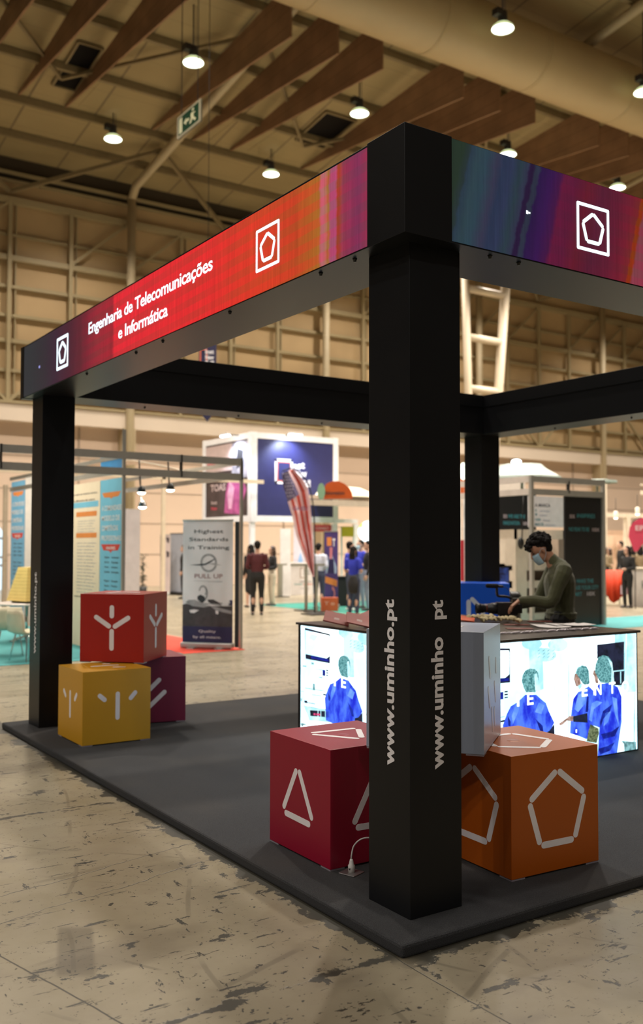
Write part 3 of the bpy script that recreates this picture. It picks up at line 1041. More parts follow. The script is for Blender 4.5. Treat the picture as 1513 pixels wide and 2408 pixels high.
# figure second from right
a3(2, [(880, 640), (960, 590), (1010, 640), (1010, 1100), (935, 1140), (860, 1110), (765, 1080), (770, 960), (780, 850), (800, 720), (850, 650)], 3)
a3(4, [(795, 905), (945, 870), (948, 970), (800, 960)], 4)
a3(5, [(648, 980), (700, 945), (760, 900), (800, 900), (795, 955), (730, 950), (690, 990), (660, 1000)], 4)
a3(5, [(815, 465), (850, 440), (880, 560), (860, 595), (825, 590), (812, 540), (803, 520)], 4)
a3(1, [(845, 590), (895, 555), (885, 600), (860, 630)], 5)
a3(3, [(825, 450), (845, 400), (890, 375), (935, 385), (960, 430), (968, 560), (930, 590), (895, 560), (850, 490)], 5)
a3(8, [(850, 680), (920, 650), (930, 760), (850, 860), (810, 830)], 4)
a3(11, [(940, 690), (960, 700), (955, 860), (925, 860)], 4)
a3(0, [(825, 1040), (838, 1040), (836, 1075), (824, 1072)], 4)
# figure at the right
a3(2, [(1060, 570), (1170, 555), (1260, 600), (1300, 700), (1300, 960), (1280, 1100), (1250, 1310), (1050, 1330), (1060, 1180), (1070, 1020), (985, 990), (950, 960), (950, 850), (1000, 720), (1030, 620)], 6)
a3(6, [(975, 985), (1060, 1030), (1065, 1080), (1040, 1180), (935, 1165), (955, 1060)], 7)
a3(5, [(1010, 420), (1045, 440), (1060, 560), (1030, 560), (1012, 480), (1000, 465)], 7)
a3(3, [(1022, 440), (1030, 360), (1060, 290), (1110, 268), (1165, 285), (1200, 340), (1222, 540), (1165, 560), (1080, 555), (1050, 500)], 8)
a3(1, [(1150, 290), (1200, 345), (1222, 540), (1190, 550), (1195, 400)], 9)
a3(11, [(1105, 850), (1170, 800), (1200, 780), (1180, 850), (1110, 930), (1080, 1020), (1075, 960)], 7)
a3(11, [(1085, 1090), (1200, 1060), (1280, 1000), (1230, 1110), (1110, 1140)], 7)
a3(11, [(1060, 1240), (1160, 1210), (1230, 1170), (1180, 1260), (1080, 1300)], 7)
a3(8, [(990, 770), (1040, 740), (1100, 760), (1010, 830), (990, 960), (960, 940)], 7)
a3(8, [(1200, 700), (1250, 720), (1270, 1000), (1230, 880)], 7)
a3(8, [(1130, 870), (1190, 850), (1160, 960), (1110, 1010)], 7)
def clip(pts, smax):
    def cl(ps, f, inter):
        out = []
        for i in range(len(ps)):
            a, b = ps[i], ps[(i + 1) % len(ps)]
            if f(a): out.append(a)
            if f(a) != f(b): out.append(inter(a, b))
        return out
    def ix(c): return lambda a, b: (c, a[1] + (b[1] - a[1]) * (c - a[0]) / (b[0] - a[0]))
    def iz(c): return lambda a, b: (a[0] + (b[0] - a[0]) * (c - a[1]) / (b[1] - a[1]), c)
    for f, it in ((lambda p: p[0] >= .03, ix(.03)), (lambda p: p[0] <= smax, ix(smax)), (lambda p: p[1] >= ZL, iz(ZL)), (lambda p: p[1] <= ZH, iz(ZH))):
        if len(pts) >= 3: pts = cl(pts, f, it)
    return pts
def screen(o, u, n, width, label):
    smax = width - .02
    fr = MB()
    A = V(o) - ct_o
    fr.plate([A + V(u) * s + Z * (z + ct_o.z - ct_o.z) for s, z in ((.022, ZL), (smax, ZL), (smax, ZH), (.022, ZH))], n, .012, 0)
    for ly, m_, pts in sorted(PIC, key=lambda t: t[0]):
        p = clip(pts, smax)
        if len(p) < 3: continue
        pp = [A + V(u) * s + Z * z + V(n) * (.00035 * ly) for s, z in p]
        nn = (pp[1] - pp[0]).cross(pp[2] - pp[1])
        ar = sum((p[i][0] * p[(i + 1) % len(p)][1] - p[(i + 1) % len(p)][0] * p[i][1]) for i in range(len(p)))
        if ar < 0: pp.reverse()
        fr.poly(pp, m_)
    def tx(s, body, x, y, cap):
        a = c3(x, y)
        put_text(fr, s, A + V(u) * a[0] + Z * a[1] + V(n) * .0042, u, Z, width=body, cap=cap, m=7, bold=.02)
    for ch, x, y in (('I', 212, 800), ('E', 318, 785), ('E', 885, 697), ('N', 1018, 684), ('T', 1168, 668), ('O', 1300, 655)):
        a = c3(x, y)
        wd = {'I': .022, 'E': .062, 'N': .075, 'T': .072, 'O': .08}[ch]
        if a[0] + wd < smax:
            tx(ch, wd, x, y, .085)
    s = fr.build('screen', SM, ct)
    s['label'] = label
    return s
# screen() works in counter-local heights
PIC = [(l, m_, [(s, z) for s, z in p]) for l, m_, p in PIC]
screen((KX0, KY0 + .010, 0), X, -Y, KX1 - KX0, 'bright screen with three figures in blue gowns, right side')
screen((KX0 + .010, KY1 - .02, 0), -Y, -X, KY1 - .02 - KY0, 'bright screen with one figure in blue gown, left side')

# ---- things lying on the counter
m_red = mat('dark red leaflet', (.24, .020, .012), .55, var=.12)
m_mar = mat('maroon leaflet', (.16, .028, .020), .4, var=.12)
def leaflet(name, label, cat, x, y, rz, sx, sy, mt, tilt=(0, 0), z=0, th=.004, group=None, curl=.0, print_=None):
    t = thing(name, label, cat, (x, y, KZ + z), rz, group)
    t.rotation_euler = (tilt[0], tilt[1], rz)
    q = MB()
    n = 6
    vs, fs = [], []
    for i in range(n + 1):
        u = i / n - .5
        zz = curl * (4 * u * u)
        for yy, dz in ((-sy / 2, 0), (sy / 2, 0), (sy / 2, th), (-sy / 2, th)):
            vs.append((u * sx, yy, zz + dz))
    for i in range(n):
        for k in range(4):
            k2 = (k + 1) % 4
            fs.append((i * 4 + k, (i + 1) * 4 + k, (i + 1) * 4 + k2, i * 4 + k2))
    fs += [(0, 1, 2, 3), (n * 4 + 3, n * 4 + 2, n * 4 + 1, n * 4)]
    q.add(vs, fs)
    q.build('sheet', mt, t)
    if print_:
        q = MB()
        for i in range(3):
            q.box(-sx * .2 + i * .018, -sx * .2 + i * .018 + .012, -sy * .1, sy * .1, curl * .1 + th, curl * .1 + th + .0006)
        q.build('print', print_, t)
    return t
m_pr = mat('pale print', (.55, .42, .40), .5)
bk = [(2.05, 3.42, .9, 'red brochure leaning at the left end of the brochure row'), (2.10, 3.18, .95, 'red brochure overlapping its left neighbour on the counter'),
      (2.16, 2.86, .5, 'red brochure half under the blue and yellow ribbons'), (2.30, 3.30, .3, 'red brochure lying behind the front brochures')]
for i, (x, y, a, lb) in enumerate(bk):
    leaflet('brochure', lb, 'brochure', x + .03, y, a, .30, .21, m_red, tilt=(.22, -.20), z=.050, th=.010, group='red brochures on the left of the counter', print_=m_pr)
def ribbon(name, label, cat, pts, mt, w=.02):
    q = MB()
    P_ = [V(p) for p in pts]
    o = V((P_[0].x, P_[0].y, KZ))
    q.limb([p - o for p in P_], [(w / 2, .0016)] * len(P_), 8, 0, ref=(.3, -.9, .2), sub=5)
    ob = q.build(name, mt)
    ob.location = o
    return tag(ob, label, cat)
m_bl = mat('blue ribbon', (.05, .12, .55), .5)
m_ye = mat('yellow ribbon', (.78, .42, .04), .5)
m_lb = mat('pale blue ribbon', (.45, .5, .75), .5)
ribbon('ribbon', 'blue ribbon strap lying across the red brochures', 'ribbon', [(2.02, 2.86, KZ + .05), (2.12, 2.80, KZ + .085), (2.30, 2.76, KZ + .11), (2.5, 2.72, KZ + .04)], m_bl, .06)
ribbon('ribbon', 'yellow ribbon strap lying across the red brochures', 'ribbon', [(2.00, 2.72, KZ + .025), (2.10, 2.68, KZ + .07), (2.28, 2.66, KZ + .10), (2.5, 2.62, KZ + .03)], m_ye, .05)
ribbon('ribbon', 'narrow pale blue ribbon beside the yellow ribbon', 'ribbon', [(2.00, 2.80, KZ + .025), (2.08, 2.75, KZ + .06), (2.2, 2.72, KZ + .085), (2.36, 2.70, KZ + .02)], m_lb, .03)
# cream fabric bands in a heap
m_cr = mat('cream fabric band', (.50, .42, .24), .8, var=.12, bump=.3, bscale=120)
random.seed(4)
for i in range(9):
    p = gp(1112 + i * 13.5, 1459 + 2.2 * (i % 3) + i * .7, KZ)
    q = MB()
    pts, rr = [], []
    a = .4 + random.uniform(-.3, .3)
    L_ = .13
    for k in range(6):
        t_ = k / 5 - .5
        pts.append((t_ * L_ * math.cos(a), t_ * L_ * math.sin(a), .016 + .028 * abs(math.sin(t_ * 7 + i)) + .012 * (i % 2)))
        rr.append((.024, .006))
    q.limb(pts, rr, 8, 0, ref=(-math.sin(a), math.cos(a), .5), sub=3)
    o = q.build('fabric_band', m_cr)
    o.location = (p.x, p.y, KZ)
    tag(o, 'folded cream fabric band in the heap below the video camera', 'fabric band', 'cream fabric bands heaped on the counter')
p = gp(1100, 1462, KZ)
leaflet('brochure', 'bright orange red folder at the left of the cream bands', 'brochure', p.x + .02, p.y + .05, .8, .22, .16, mat('orange red folder', (.62, .09, .02), .4), tilt=(.1, -.1), z=.02, th=.008)
# maroon leaflets, white papers, row of wrapped sweets
ll = [(1215, 1470, .9, 'maroon leaflet just in front of the cream bands'), (1222, 1479, 1.0, 'maroon leaflet nearest the silver cube'), (1270, 1462, 1.1, 'maroon leaflet behind the white papers')]
for px, py, a, lb in ll:
    p = gp(px, py, KZ)
    leaflet('leaflet', lb, 'leaflet', p.x, p.y, math.radians(-33), .20, .10, m_mar, z=.001, print_=m_pr, group='maroon leaflets on the counter')
m_pap = mat('white paper', (.66, .63, .62), .6)
for i, (px, py, lb) in enumerate([(1295, 1473, 'left sheet of the loose white papers on the counter'), (1330, 1471, 'middle sheet of the loose white papers on the counter'), (1355, 1472, 'right sheet of the loose white papers on the counter')]):
    p = gp(px, py, KZ)
    leaflet('paper_sheet', lb, 'paper', p.x, p.y, math.radians(-33 + 8 * i), .26, .30 - .06 * i, m_pap, z=.001 + .004 * i, th=.002, curl=.006)
m_sw = mat('white wrapper', (.62, .56, .60), .3, var=.2, scale=60)
a_, b_ = gp(1182, 1492, KZ), gp(1398, 1480, KZ)
sw0 = None
for i in range(30):
    p = a_.lerp(b_, i / 29.0)
    p.y += .012 * math.sin(i * 1.7)
    if sw0 is None:
        q = MB()
        q.limb([(-.030, 0, .007), (-.018, 0, .008), (-.014, 0, .009), (.014, 0, .009), (.018, 0, .008), (.030, 0, .007)], [(.010, .002), (.004, .003), (.009, .007), (.009, .007), (.004, .003), (.010, .002)], 8, sub=1)
        sw0 = q.build('wrapped_sweet', m_sw)
        o = sw0
    else:
        o = sw0.copy()
        COL.objects.link(o)
    o.location = (p.x, p.y, KZ + .001)
    o.rotation_euler = (0, 0, math.radians(-8 + 23 * math.sin(i * 2.3)))
    tag(o, 'small white wrapped sweet in the row along the counter edge', 'sweet', 'wrapped sweets in a row on the counter')

# ---- video camera
HD = math.radians(146.6)
vc = thing('video_camera', 'black video camera with microphone standing on the counter', 'video camera', tuple(V(dp(1182, 1450, 8.45)).xy) + (KZ,), HD)
m_cam = mat('matte black camera plastic', (.018, .017, .017), .42, var=.15, scale=20)
q = MB(); q.box(-.13, .05, -.05, .05, .035, .145); q.box(-.17, -.13, -.04, .04, .05, .13); q.box(-.02, .02, -.056, -.05, .06, .12)
q.build('body', m_cam, vc, bevel=.008)
q = MB(); q.box(-.08, .03, -.035, .035, 0, .036); q.build('base_plate', m_cam, vc, bevel=.003)
q = MB()
ML = Matrix.Translation((.05, 0, .09)) @ Matrix.Rotation(PI / 2, 4, 'Y')
q.lathe([(0, 0), (.050, 0), (.052, .02), (.050, .05), (.044, .055), (.044, .075), (.036, .08), (.036, .115), (.040, .12), (.040, .14)], 24)
ln_ = q.build('lens', m_cam, vc, M=ML)
q = MB(); q.lathe([(.0365, .085), (.038, .088), (.038, .096), (.0365, .099)], 24)
q.build('zoom_ring', mat('rusty red rubber ring', (.14, .035, .02), .5), ln_, M=ML)
q = MB(); q.lathe([(.036, .14), (.044, .142), (.047, .185), (.043, .186), (.038, .16), (0, .155)], 24)
q.build('lens_hood', m_cam, ln_, M=ML)
q = MB()
q.limb([(-.09, 0, .14), (-.085, 0, .175), (-.04, 0, .195), (.03, 0, .20), (.045, 0, .215), (.048, 0, .27)], [.011, .011, .012, .012, .012, .012], 10)
q.build('handle', m_cam, vc)
q = MB()
q.limb([(.0, .0, .285), (.06, 0, .29)], [.012, .012], 12)
mic = q.build('microphone', m_cam, vc)
q = MB(); q.limb([(.05, 0, .29), (.13, 0, .292)], [.020, .020], 14)
q.build('foam_windshield', mat('black foam', (.010, .010, .010), .95, bump=.5, bscale=200), mic)
q = MB(); q.tube([(0, 0, .285), (-.04, .01, .27), (-.09, .02, .20), (-.12, .03, .15)], .0025, 6, sub=4)
q.build('cable', m_cam, mic)
q = MB(); q.box(-.165, -.08, .012, .055, .145, .185); q.build('viewfinder', m_cam, vc, bevel=.008)

# ============================================================ PEOPLE
SKIN = mat('skin', (.50, .27, .18), .5, var=.05, scale=12)
SKIN2 = mat('light skin', (.60, .36, .26), .5, var=.05, scale=12)
HAIRD = mat('near black hair', (.010, .008, .007), .78, spec=.2, var=.3, scale=60, bump=.4, bscale=90)
HAIRB = mat('dark brown hair', (.045, .022, .012), .5, var=.3, scale=60, bump=.4, bscale=90)
SHOE = mat('dark shoe leather', (.02, .018, .018), .5)
M_eye = mat('dark eye', (.02, .015, .012), .2)
M_mask = mat('light blue surgical mask', (.42, .62, .74), .7, var=.05, bump=.2, bscale=60)
def hand(mb, w, d, n, thumb, k=1.0, curl=.5, spread=.10):
    """w wrist, d pointing direction, n palm normal, thumb = unit vector towards the thumb side"""
    d, n, t = V(d).normalized(), V(n).normalized(), V(thumb).normalized()
    pe = w + d * .088 * k
    mb.limb([w - d * .01 * k, w + d * .035 * k, pe], [(.026 * k, .020 * k), (.038 * k, .017 * k), (.040 * k, .014 * k)], 12, ref=t, sub=3)
    for i, L in enumerate((.072, .080, .074, .058)):
        off = (1.5 - i) * .0195 * k
        b0 = pe + t * off - d * .012 * k
        dd = (d + t * spread * (1.5 - i) / 1.5).normalized()
        p1 = b0 + (dd * math.cos(curl * .5) + n * math.sin(curl * .5)) * L * .48 * k
        p2 = p1 + (dd * math.cos(curl * 1.1) + n * math.sin(curl * 1.1)) * L * .32 * k
        p3 = p2 + (dd * math.cos(curl * 1.6) + n * math.sin(curl * 1.6)) * L * .26 * k
        mb.limb([b0, p1, p2, p3], [.0092 * k, .0086 * k, .0078 * k, .0066 * k], 8, ref=t, sub=2)
    b0 = w + d * .022 * k + t * .026 * k
    p1 = b0 + (d * .6 + t * .7 + n * .3).normalized() * .036 * k
    p2 = p1 + (d * .85 + t * .25 + n * .4).normalized() * .030 * k
    p3 = p2 + (d * .95 + n * .3).normalized() * .022 * k
    mb.limb([b0, p1, p2, p3], [.013 * k, .011 * k, .0095 * k, .008 * k], 8, ref=n, sub=2)
def person(label, loc, heading, H=1.72, shirt=None, trousers=None, hair=None, skin=None, shoes=None, style='short', sleeve='long', female=False,
           lean=0, pitch=0, turn=0, J=None, mask=False, vox=.009, dress=False, bag=None, thumbs=None, curls=.5, group=None, feet=True, sweater=False, cat='person'):
    k = H / 1.75
    t = thing('person', label, cat, loc, heading, group)
    J0 = dict(pel=(0, 0, .95), wai=(0, 0, 1.08), che=(0, 0, 1.28), upp=(-.01, 0, 1.40), nek=(-.015, 0, 1.47), head=(.015, 0, 1.632),
              sL=(-.015, .180, 1.415), eL=(-.045, .225, 1.13), wL=(.04, .225, .89), sR=(-.015, -.180, 1.415), eR=(-.045, -.225, 1.13), wR=(.04, -.225, .89),
              hL=(0, .092, .90), kL=(.02, .10, .49), aL=(-.01, .105, .085), hR=(0, -.092, .90), kR=(.02, -.10, .49), aR=(-.01, -.105, .085))
    if female:
        for a in 'sew':
            for s_ in 'LR':
                p = J0[a + s_]
                J0[a + s_] = (p[0], p[1] * .88, p[2])
    def rot(p):
        p = V(p)
        if lean and p.z > .95:
            dx, dz = p.x, p.z - .95
            c, s_ = math.cos(lean), math.sin(lean)
            p = V((dx * c + dz * s_, p.y, .95 - dx * s_ + dz * c))
        return p
    Q = {a: rot(p) for a, p in J0.items()}
    if J:
        for a, p in J.items(): Q[a] = V(p)
    Q = {a: p * k for a, p in Q.items()}
    MH = Matrix.Translation(Q['head']) @ Matrix.Rotation(turn, 4, 'Z') @ Matrix.Rotation(pitch, 4, 'Y') @ Matrix.Scale(k, 4)
    hp = lambda *p: MH @ V(p)
    fs = .92 if female else 1.0
    # body: one continuous surface
    b = MB()
    b.ell((-.012, 0, .030), (.098, .076, .090), MH, 18)
    b.ell((.022, 0, -.040), (.066, .057, .078), MH, 16)
    b.ell((.052, 0, -.094), (.028, .031, .022), MH, 12)
    b.ell((.060, 0, .020), (.028, .050, .014), MH, 12)
    b.limb([hp(.082, 0, .008), hp(.100, 0, -.022), hp(.094, 0, -.034)], [.009 * k, .012 * k, .014 * k], 8)
    b.ell((.078, 0, -.060), (.014, .026, .008), MH, 10)
    for s_ in (-1, 1):
        b.ell((-.008, .076 * s_, -.012), (.017, .009, .032), MH, 10)
    b.limb([hp(-.028, 0, -.045), (hp(-.03, 0, -.09) + Q['nek']) / 2, Q['nek'] + V((0, 0, -.03 * k))], [.052 * k * fs, .053 * k * fs, .060 * k * fs], 14)
    b.limb([Q['pel'], Q['wai'], Q['che'], Q['upp'], Q['nek'] - V((0, 0, .01))], [(.14 * k, .10 * k), (.125 * k, .09 * k), (.150 * k * fs, .105 * k), (.145 * k * fs, .08 * k), (.055 * k, .05 * k)], 16)
    for s_, sg in (('L', 1), ('R', -1)):
        b.limb([Q['upp'] + V((0, .07 * sg, 0)) * k, Q['s' + s_], (Q['s' + s_] + Q['e' + s_]) / 2, Q['e' + s_], (Q['e' + s_] * .55 + Q['w' + s_] * .45), Q['w' + s_]],
               [.045 * k, .050 * k, .043 * k * fs, .037 * k, .036 * k, .024 * k], 12)
        d = (Q['w' + s_] - Q['e' + s_]).normalized()
        if thumbs and s_ in thumbs:
            d2, n_, th, cu = thumbs[s_]
            hand(b, Q['w' + s_], d2, n_, th, k * fs, cu)
        else:
            n_ = V((0, -sg, 0))
            th = d.cross(n_) * sg * -1
            if th.x < 0: th = -th
            hand(b, Q['w' + s_], d, n_, th, k * fs, curls)
        b.limb([Q['pel'] + V((0, .07 * sg, 0)) * k, Q['h' + s_], (Q['h' + s_] + Q['k' + s_]) / 2, Q['k' + s_], Q['k' + s_] * .65 + Q['a' + s_] * .35 + V((-.015, 0, 0)), Q['a' + s_]],
               [.085 * k, .082 * k, .070 * k, .050 * k, .050 * k, .035 * k], 12)
        b.limb([Q['a' + s_] + V((-.03, 0, -.045)) * k, Q['a' + s_] + V((.05, 0, -.05)) * k, Q['a' + s_] + V((.14, 0, -.06)) * k], [(.034 * k, .03 * k), (.038 * k, .028 * k), (.03 * k, .016 * k)], 10)
    remesh(b, 'body', skin or SKIN, t, vox, 3)
    # hair
    h = MB()
    h.ell((-.028, 0, .050), (.098, .083, .086), MH, 18)
    h.ell((-.058, 0, .0), (.060, .072, .075), MH, 14)
    if style == 'curly':
        rnd = random.Random(5)
        for i in range(230):
            a = rnd.uniform(0, 2 * PI); zz = rnd.uniform(-.35, 1)
            r_ = math.sqrt(max(0, 1 - zz * zz))
            x_, y_ = r_ * math.cos(a), r_ * math.sin(a)
            if x_ > .35 and zz < .42: continue
            if zz < .1 and x_ > -.25: continue
            rr = rnd.uniform(.009, .021)
            ww = rnd.uniform(.97, 1.12)
            h.ell((-.022 + .103 * x_ * ww, .084 * y_ * ww, .048 + .094 * zz * ww), (rr, rr, rr), MH, 8)
        for i in range(22):
            rr = rnd.uniform(.012, .020)
            h.ell((.075 + rnd.uniform(-.02, .022), rnd.uniform(-.055, .055), .075 + rnd.uniform(-.03, .025)), (rr, rr, rr), MH, 8)
    if style in ('long', 'longish'):
        L_ = -.36 if style == 'long' else -.20
        h.limb([hp(-.05, 0, .06), hp(-.088, 0, -.05), hp(-.085, 0, -.16), hp(-.09, 0, L_)], [(.070 * k, .05 * k), (.085 * k, .045 * k), (.090 * k, .035 * k), (.055 * k, .02 * k)], 12)
        for s_ in (-1, 1):
            h.limb([hp(.0, .06 * s_, .06), hp(.01, .082 * s_, -.03), hp(-.02, .09 * s_, -.14), hp(-.04, .085 * s_, L_ * .8)], [.03 * k, .024 * k, .028 * k, .014 * k], 10)
    if style == 'bun':
        h.ell((-.11, 0, .06), (.035, .035, .035), MH, 12)
    remesh(h, 'hair', hair or HAIRD, t, min(vox, .0045 if style == 'curly' else .007), 1 if style == 'curly' else 3)
    # shirt
    if shirt:
        s = MB()
        hem = Q['pel'] + V((0, 0, -.03)) * k
        ex = 1.12 if sweater else 1.0
        wd = .155 if not female else .150
        s.limb([hem, Q['pel'] * .4 + Q['wai'] * .6, Q['che'], Q['upp'], Q['nek'] + V((0, 0, -.012)) * k],
               [(wd * k * ex, .122 * k * ex), ((.145 if not female else .125) * k * ex, .108 * k * ex), (.170 * k * fs * ex, .124 * k * ex), (.162 * k * fs, .100 * k), (.074 * k, .070 * k)], 18, cap=False)
        for s_, sg in (('L', 1), ('R', -1)):
            e, w = Q['e' + s_], Q['w' + s_]
            if sleeve == 'long':
                s.limb([Q['upp'] + V((0, .07 * sg, 0)) * k, Q['s' + s_], (Q['s' + s_] + e) / 2, e, e * .5 + w * .5, w * .93 + e * .07],
                       [.062 * k, .066 * k * ex, .057 * k * ex, .052 * k * ex, .046 * k * ex, .034 * k * ex], 12)
            else:
                s.limb([Q['upp'] + V((0, .07 * sg, 0)) * k, Q['s' + s_], Q['s' + s_] * .25 + e * .75], [.062 * k, .066 * k, .060 * k], 12)
        if sweater:
            up = (Q['nek'] - Q['upp']).normalized()
            for i in range(24):
                pass
            s.limb([Q['nek'] + up * .0, Q['nek'] + up * .022 * k], [(.067 * k, .064 * k), (.060 * k, .058 * k)], 16)
            s.limb([hem - V((0, 0, .005)), hem + V((0, 0, .05)) * k], [(wd * k * 1.09, .128 * k), (wd * k * 1.16, .140 * k)], 18, cap=False)
        remesh(s, 'shirt' if not sweater else 'sweater', shirt, t, vox, 3)
    if trousers:
        s = MB()
        if dress:
            s.limb([Q['wai'], Q['pel'], V((0, 0, .70)) * k, V((0, 0, .48)) * k], [(.13 * k, .11 * k), (.165 * k, .13 * k), (.17 * k, .14 * k), (.165 * k, .14 * k)], 18)
        else:
            s.limb([Q['pel'] + V((0, 0, .05)) * k, Q['pel'] + V((0, 0, -.06)) * k], [(.152 * k, .116 * k), (.158 * k, .125 * k)], 16)
            for s_, sg in (('L', 1), ('R', -1)):
                s.limb([Q['pel'] + V((0, .06 * sg, 0)) * k, Q['h' + s_], (Q['h' + s_] + Q['k' + s_]) / 2, Q['k' + s_], Q['k' + s_] * .5 + Q['a' + s_] * .5, Q['a' + s_] + V((0, 0, .015))],
                       [.093 * k, .097 * k, .082 * k, .064 * k, .058 * k, .050 * k], 12)
        remesh(s, 'skirt' if dress else 'trousers', trousers, t, vox, 3)
    if feet:
        for s_ in 'LR':
            s = MB()
            a = Q['a' + s_]
            s.limb([V((a.x - .045 * k, a.y, .032 * k)), V((a.x + .05 * k, a.y, .036 * k)), V((a.x + .155 * k, a.y, .026 * k))], [(.038 * k, .030 * k), (.046 * k, .034 * k), (.038 * k, .023 * k)], 12, sub=4)
            s.build('shoe', shoes or SHOE, t)
    if mask:
        mm = MB()
        vs, fs_ = [], []
        for i in range(9):
            z_ = -.012 - i * .0125
            for j in range(13):
                a = (j / 12 - .5) * 2.3
                rr = 1.0 + .10 * math.sin(i / 8 * PI)
                vs.append(hp((.012 + .082 * math.cos(a) * rr * (1 - .12 * (i / 8) ** 2)), .068 * math.sin(a) * (1 - .1 * i / 8), z_ + .004 * math.cos(i * 3)))
        for i in range(8):
            for j in range(12):
                fs_.append((i * 13 + j, i * 13 + j + 1, (i + 1) * 13 + j + 1, (i + 1) * 13 + j))
        mm.add(vs, fs_, 0, True)
        for s_ in (-1, 1):
            mm.tube([hp(.048, .064 * s_, -.02), hp(.01, .080 * s_, .012), hp(-.018, .084 * s_, -.0), hp(-.006, .084 * s_, -.045), hp(.04, .066 * s_, -.09)], .0016, 6, sub=3)
        mo = mm.build('face_mask', M_mask, t)
        so = mo.modifiers.new('s', 'SOLIDIFY'); so.thickness = .002
    ey = MB()
    for s_ in (-1, 1):
        ey.ell((.078, .030 * s_, .004), (.009, .012, .007), MH, 8)
        ey.ell((.080, .031 * s_, .026), (.007, .018, .004), MH, 8)
    ey.build('eyes', M_eye, t)
    if bag:
        s = MB()
        s.limb([Q['pel'] + V((-.17, -.1, .02)) * k, Q['pel'] + V((-.19, -.1, -.16)) * k, Q['pel'] + V((-.18, -.1, -.32)) * k], [(.10, .05), (.14, .07), (.12, .06)], 12)
        s.build('bag', bag, t)
    return t

# the man at the counter, seen from his left side
GREEN = mat('olive green knitted sweater', (.085, .088, .038), .85, var=.12, scale=25, bump=.5, bscale=160, sheen=.3)
mloc = dp(1312, 1450, 8.5)
person('young man in olive green sweater and light blue mask reaching for the video camera', (mloc.x, mloc.y, PT), math.radians(146.6), 1.75,
       shirt=GREEN, trousers=mat('black trousers', (.012, .012, .014), .7), hair=HAIRD, skin=mat('warm skin', (.50, .25, .155), .5, var=.06, scale=14), style='curly', sweater=True, mask=True,
       pitch=math.radians(33), turn=math.radians(4), vox=.0055,
       J=dict(pel=(-.03, 0, .95), wai=(-.025, 0, 1.06), che=(-.02, 0, 1.24), upp=(-.01, 0, 1.355), nek=(.035, 0, 1.425), head=(.155, 0, 1.530),
              sL=(-.015, .175, 1.345), eL=(.12, .235, 1.075), wL=(.375, .17, 1.085), sR=(-.01, -.175, 1.345), eR=(.12, -.21, 1.08), wR=(.33, -.12, 1.02)),
       thumbs={'L': (V((.80, -.05, -.60)), V((-.6, .1, -.8)), V((.1, -.95, -.1)), .55), 'R': (V((.85, .1, -.5)), V((-.5, .1, -.85)), V((.1, .95, 0)), .5)})

# ============================================================ THE HALL'S LAMPS
m_lampb = mat('dark lamp housing', (.025, .02, .022), .5)
m_shade = mat('pale green lamp shade', (.45, .50, .34), .3, emit=(.75, .85, .45), est=.9)
m_bulb = glow('lamp light', (1, .97, .86), 9)
LZ = 16.07
def high_bay(x, y):
    t = thing('high_bay_lamp', 'round glowing warehouse lamp hanging on a rod under the roof', 'ceiling lamp', (x, y, LZ), 0, 'round hall lamps under the roof')
    q = MB(); q.lathe([(.12, .44), (.13, .20), (.10, .16), (.10, .12)], 20); q.box(-.30, -.10, -.11, .11, .28, .46)
    q.build('housing', m_lampb, t)
    q = MB(); q.lathe([(.10, .14), (.20, .10), (.29, .02), (.315, -.05), (.305, -.05), (.28, .015), (.19, .09), (.09, .13)], 28)
    q.build('lamp_shade', m_shade, t)
    q = MB(); q.lathe([(0, -.035), (.295, -.035)], 28)
    q.build('diffuser', m_bulb, t)
    q = MB(); q.tube([(0, 0, .44), (0, 0, roofz(y) - LZ)], .022, 8); q.tube([(.09, 0, .44), (.09, 0, roofz(y) - LZ)], .010, 6)
    q.build('rod', m_lampb, t)
    return t
seen = []
for px, py in ((455, 145), (266, 325), (638, 408), (846, 265), (1183, 65), (1195, 362), (1453, 440), (1515, 215)):
    p = gp(px, py, LZ)
    t = high_bay(p.x, p.y)
    seen.append(p)
labs = ['hall lamp highest at the left, above the exit sign', 'lowest hall lamp at the far left, over the left screen band', 'hall lamp just above the red screen band', 'hall lamp between the timber fins, left of the corner block',
        'brightest hall lamp at top right, in front of the round duct', 'hall lamp half hidden behind the right screen band, nearest the corner block', 'hall lamp half hidden behind the right screen band near the right edge', 'hall lamp cut off by the right edge of the picture']
for o, l in zip([o for o in COL.objects if o.name.startswith('high_bay_lamp')], labs):
    o['label'] = l
for i, p in enumerate(seen):
    spot('lamp_and_fill_light', (p.x, p.y, LZ - .12), LAMP_E * (.45 if p.y > 26 else 1), 122, .28, LAMP_C)
# rows of the same lamps farther on, over the hall
for x, y in ((3.6, 22.2), (3.6, 28.4), (29, 22), (35.5, 22), (29, 15.9), (22.6, 9.5), (29, 9.5), (41, 28), (29, 28.3), (22.5, 28.3), (47, 22), (10, 9.5), (16.3, 9.5), (35, 15.9), (3.6, 15.9)):
    spot('lamp_and_fill_light', (x, y, LZ - .1), LAMP_E * (.45 if y > 26 else 1), 122, .3, LAMP_C)

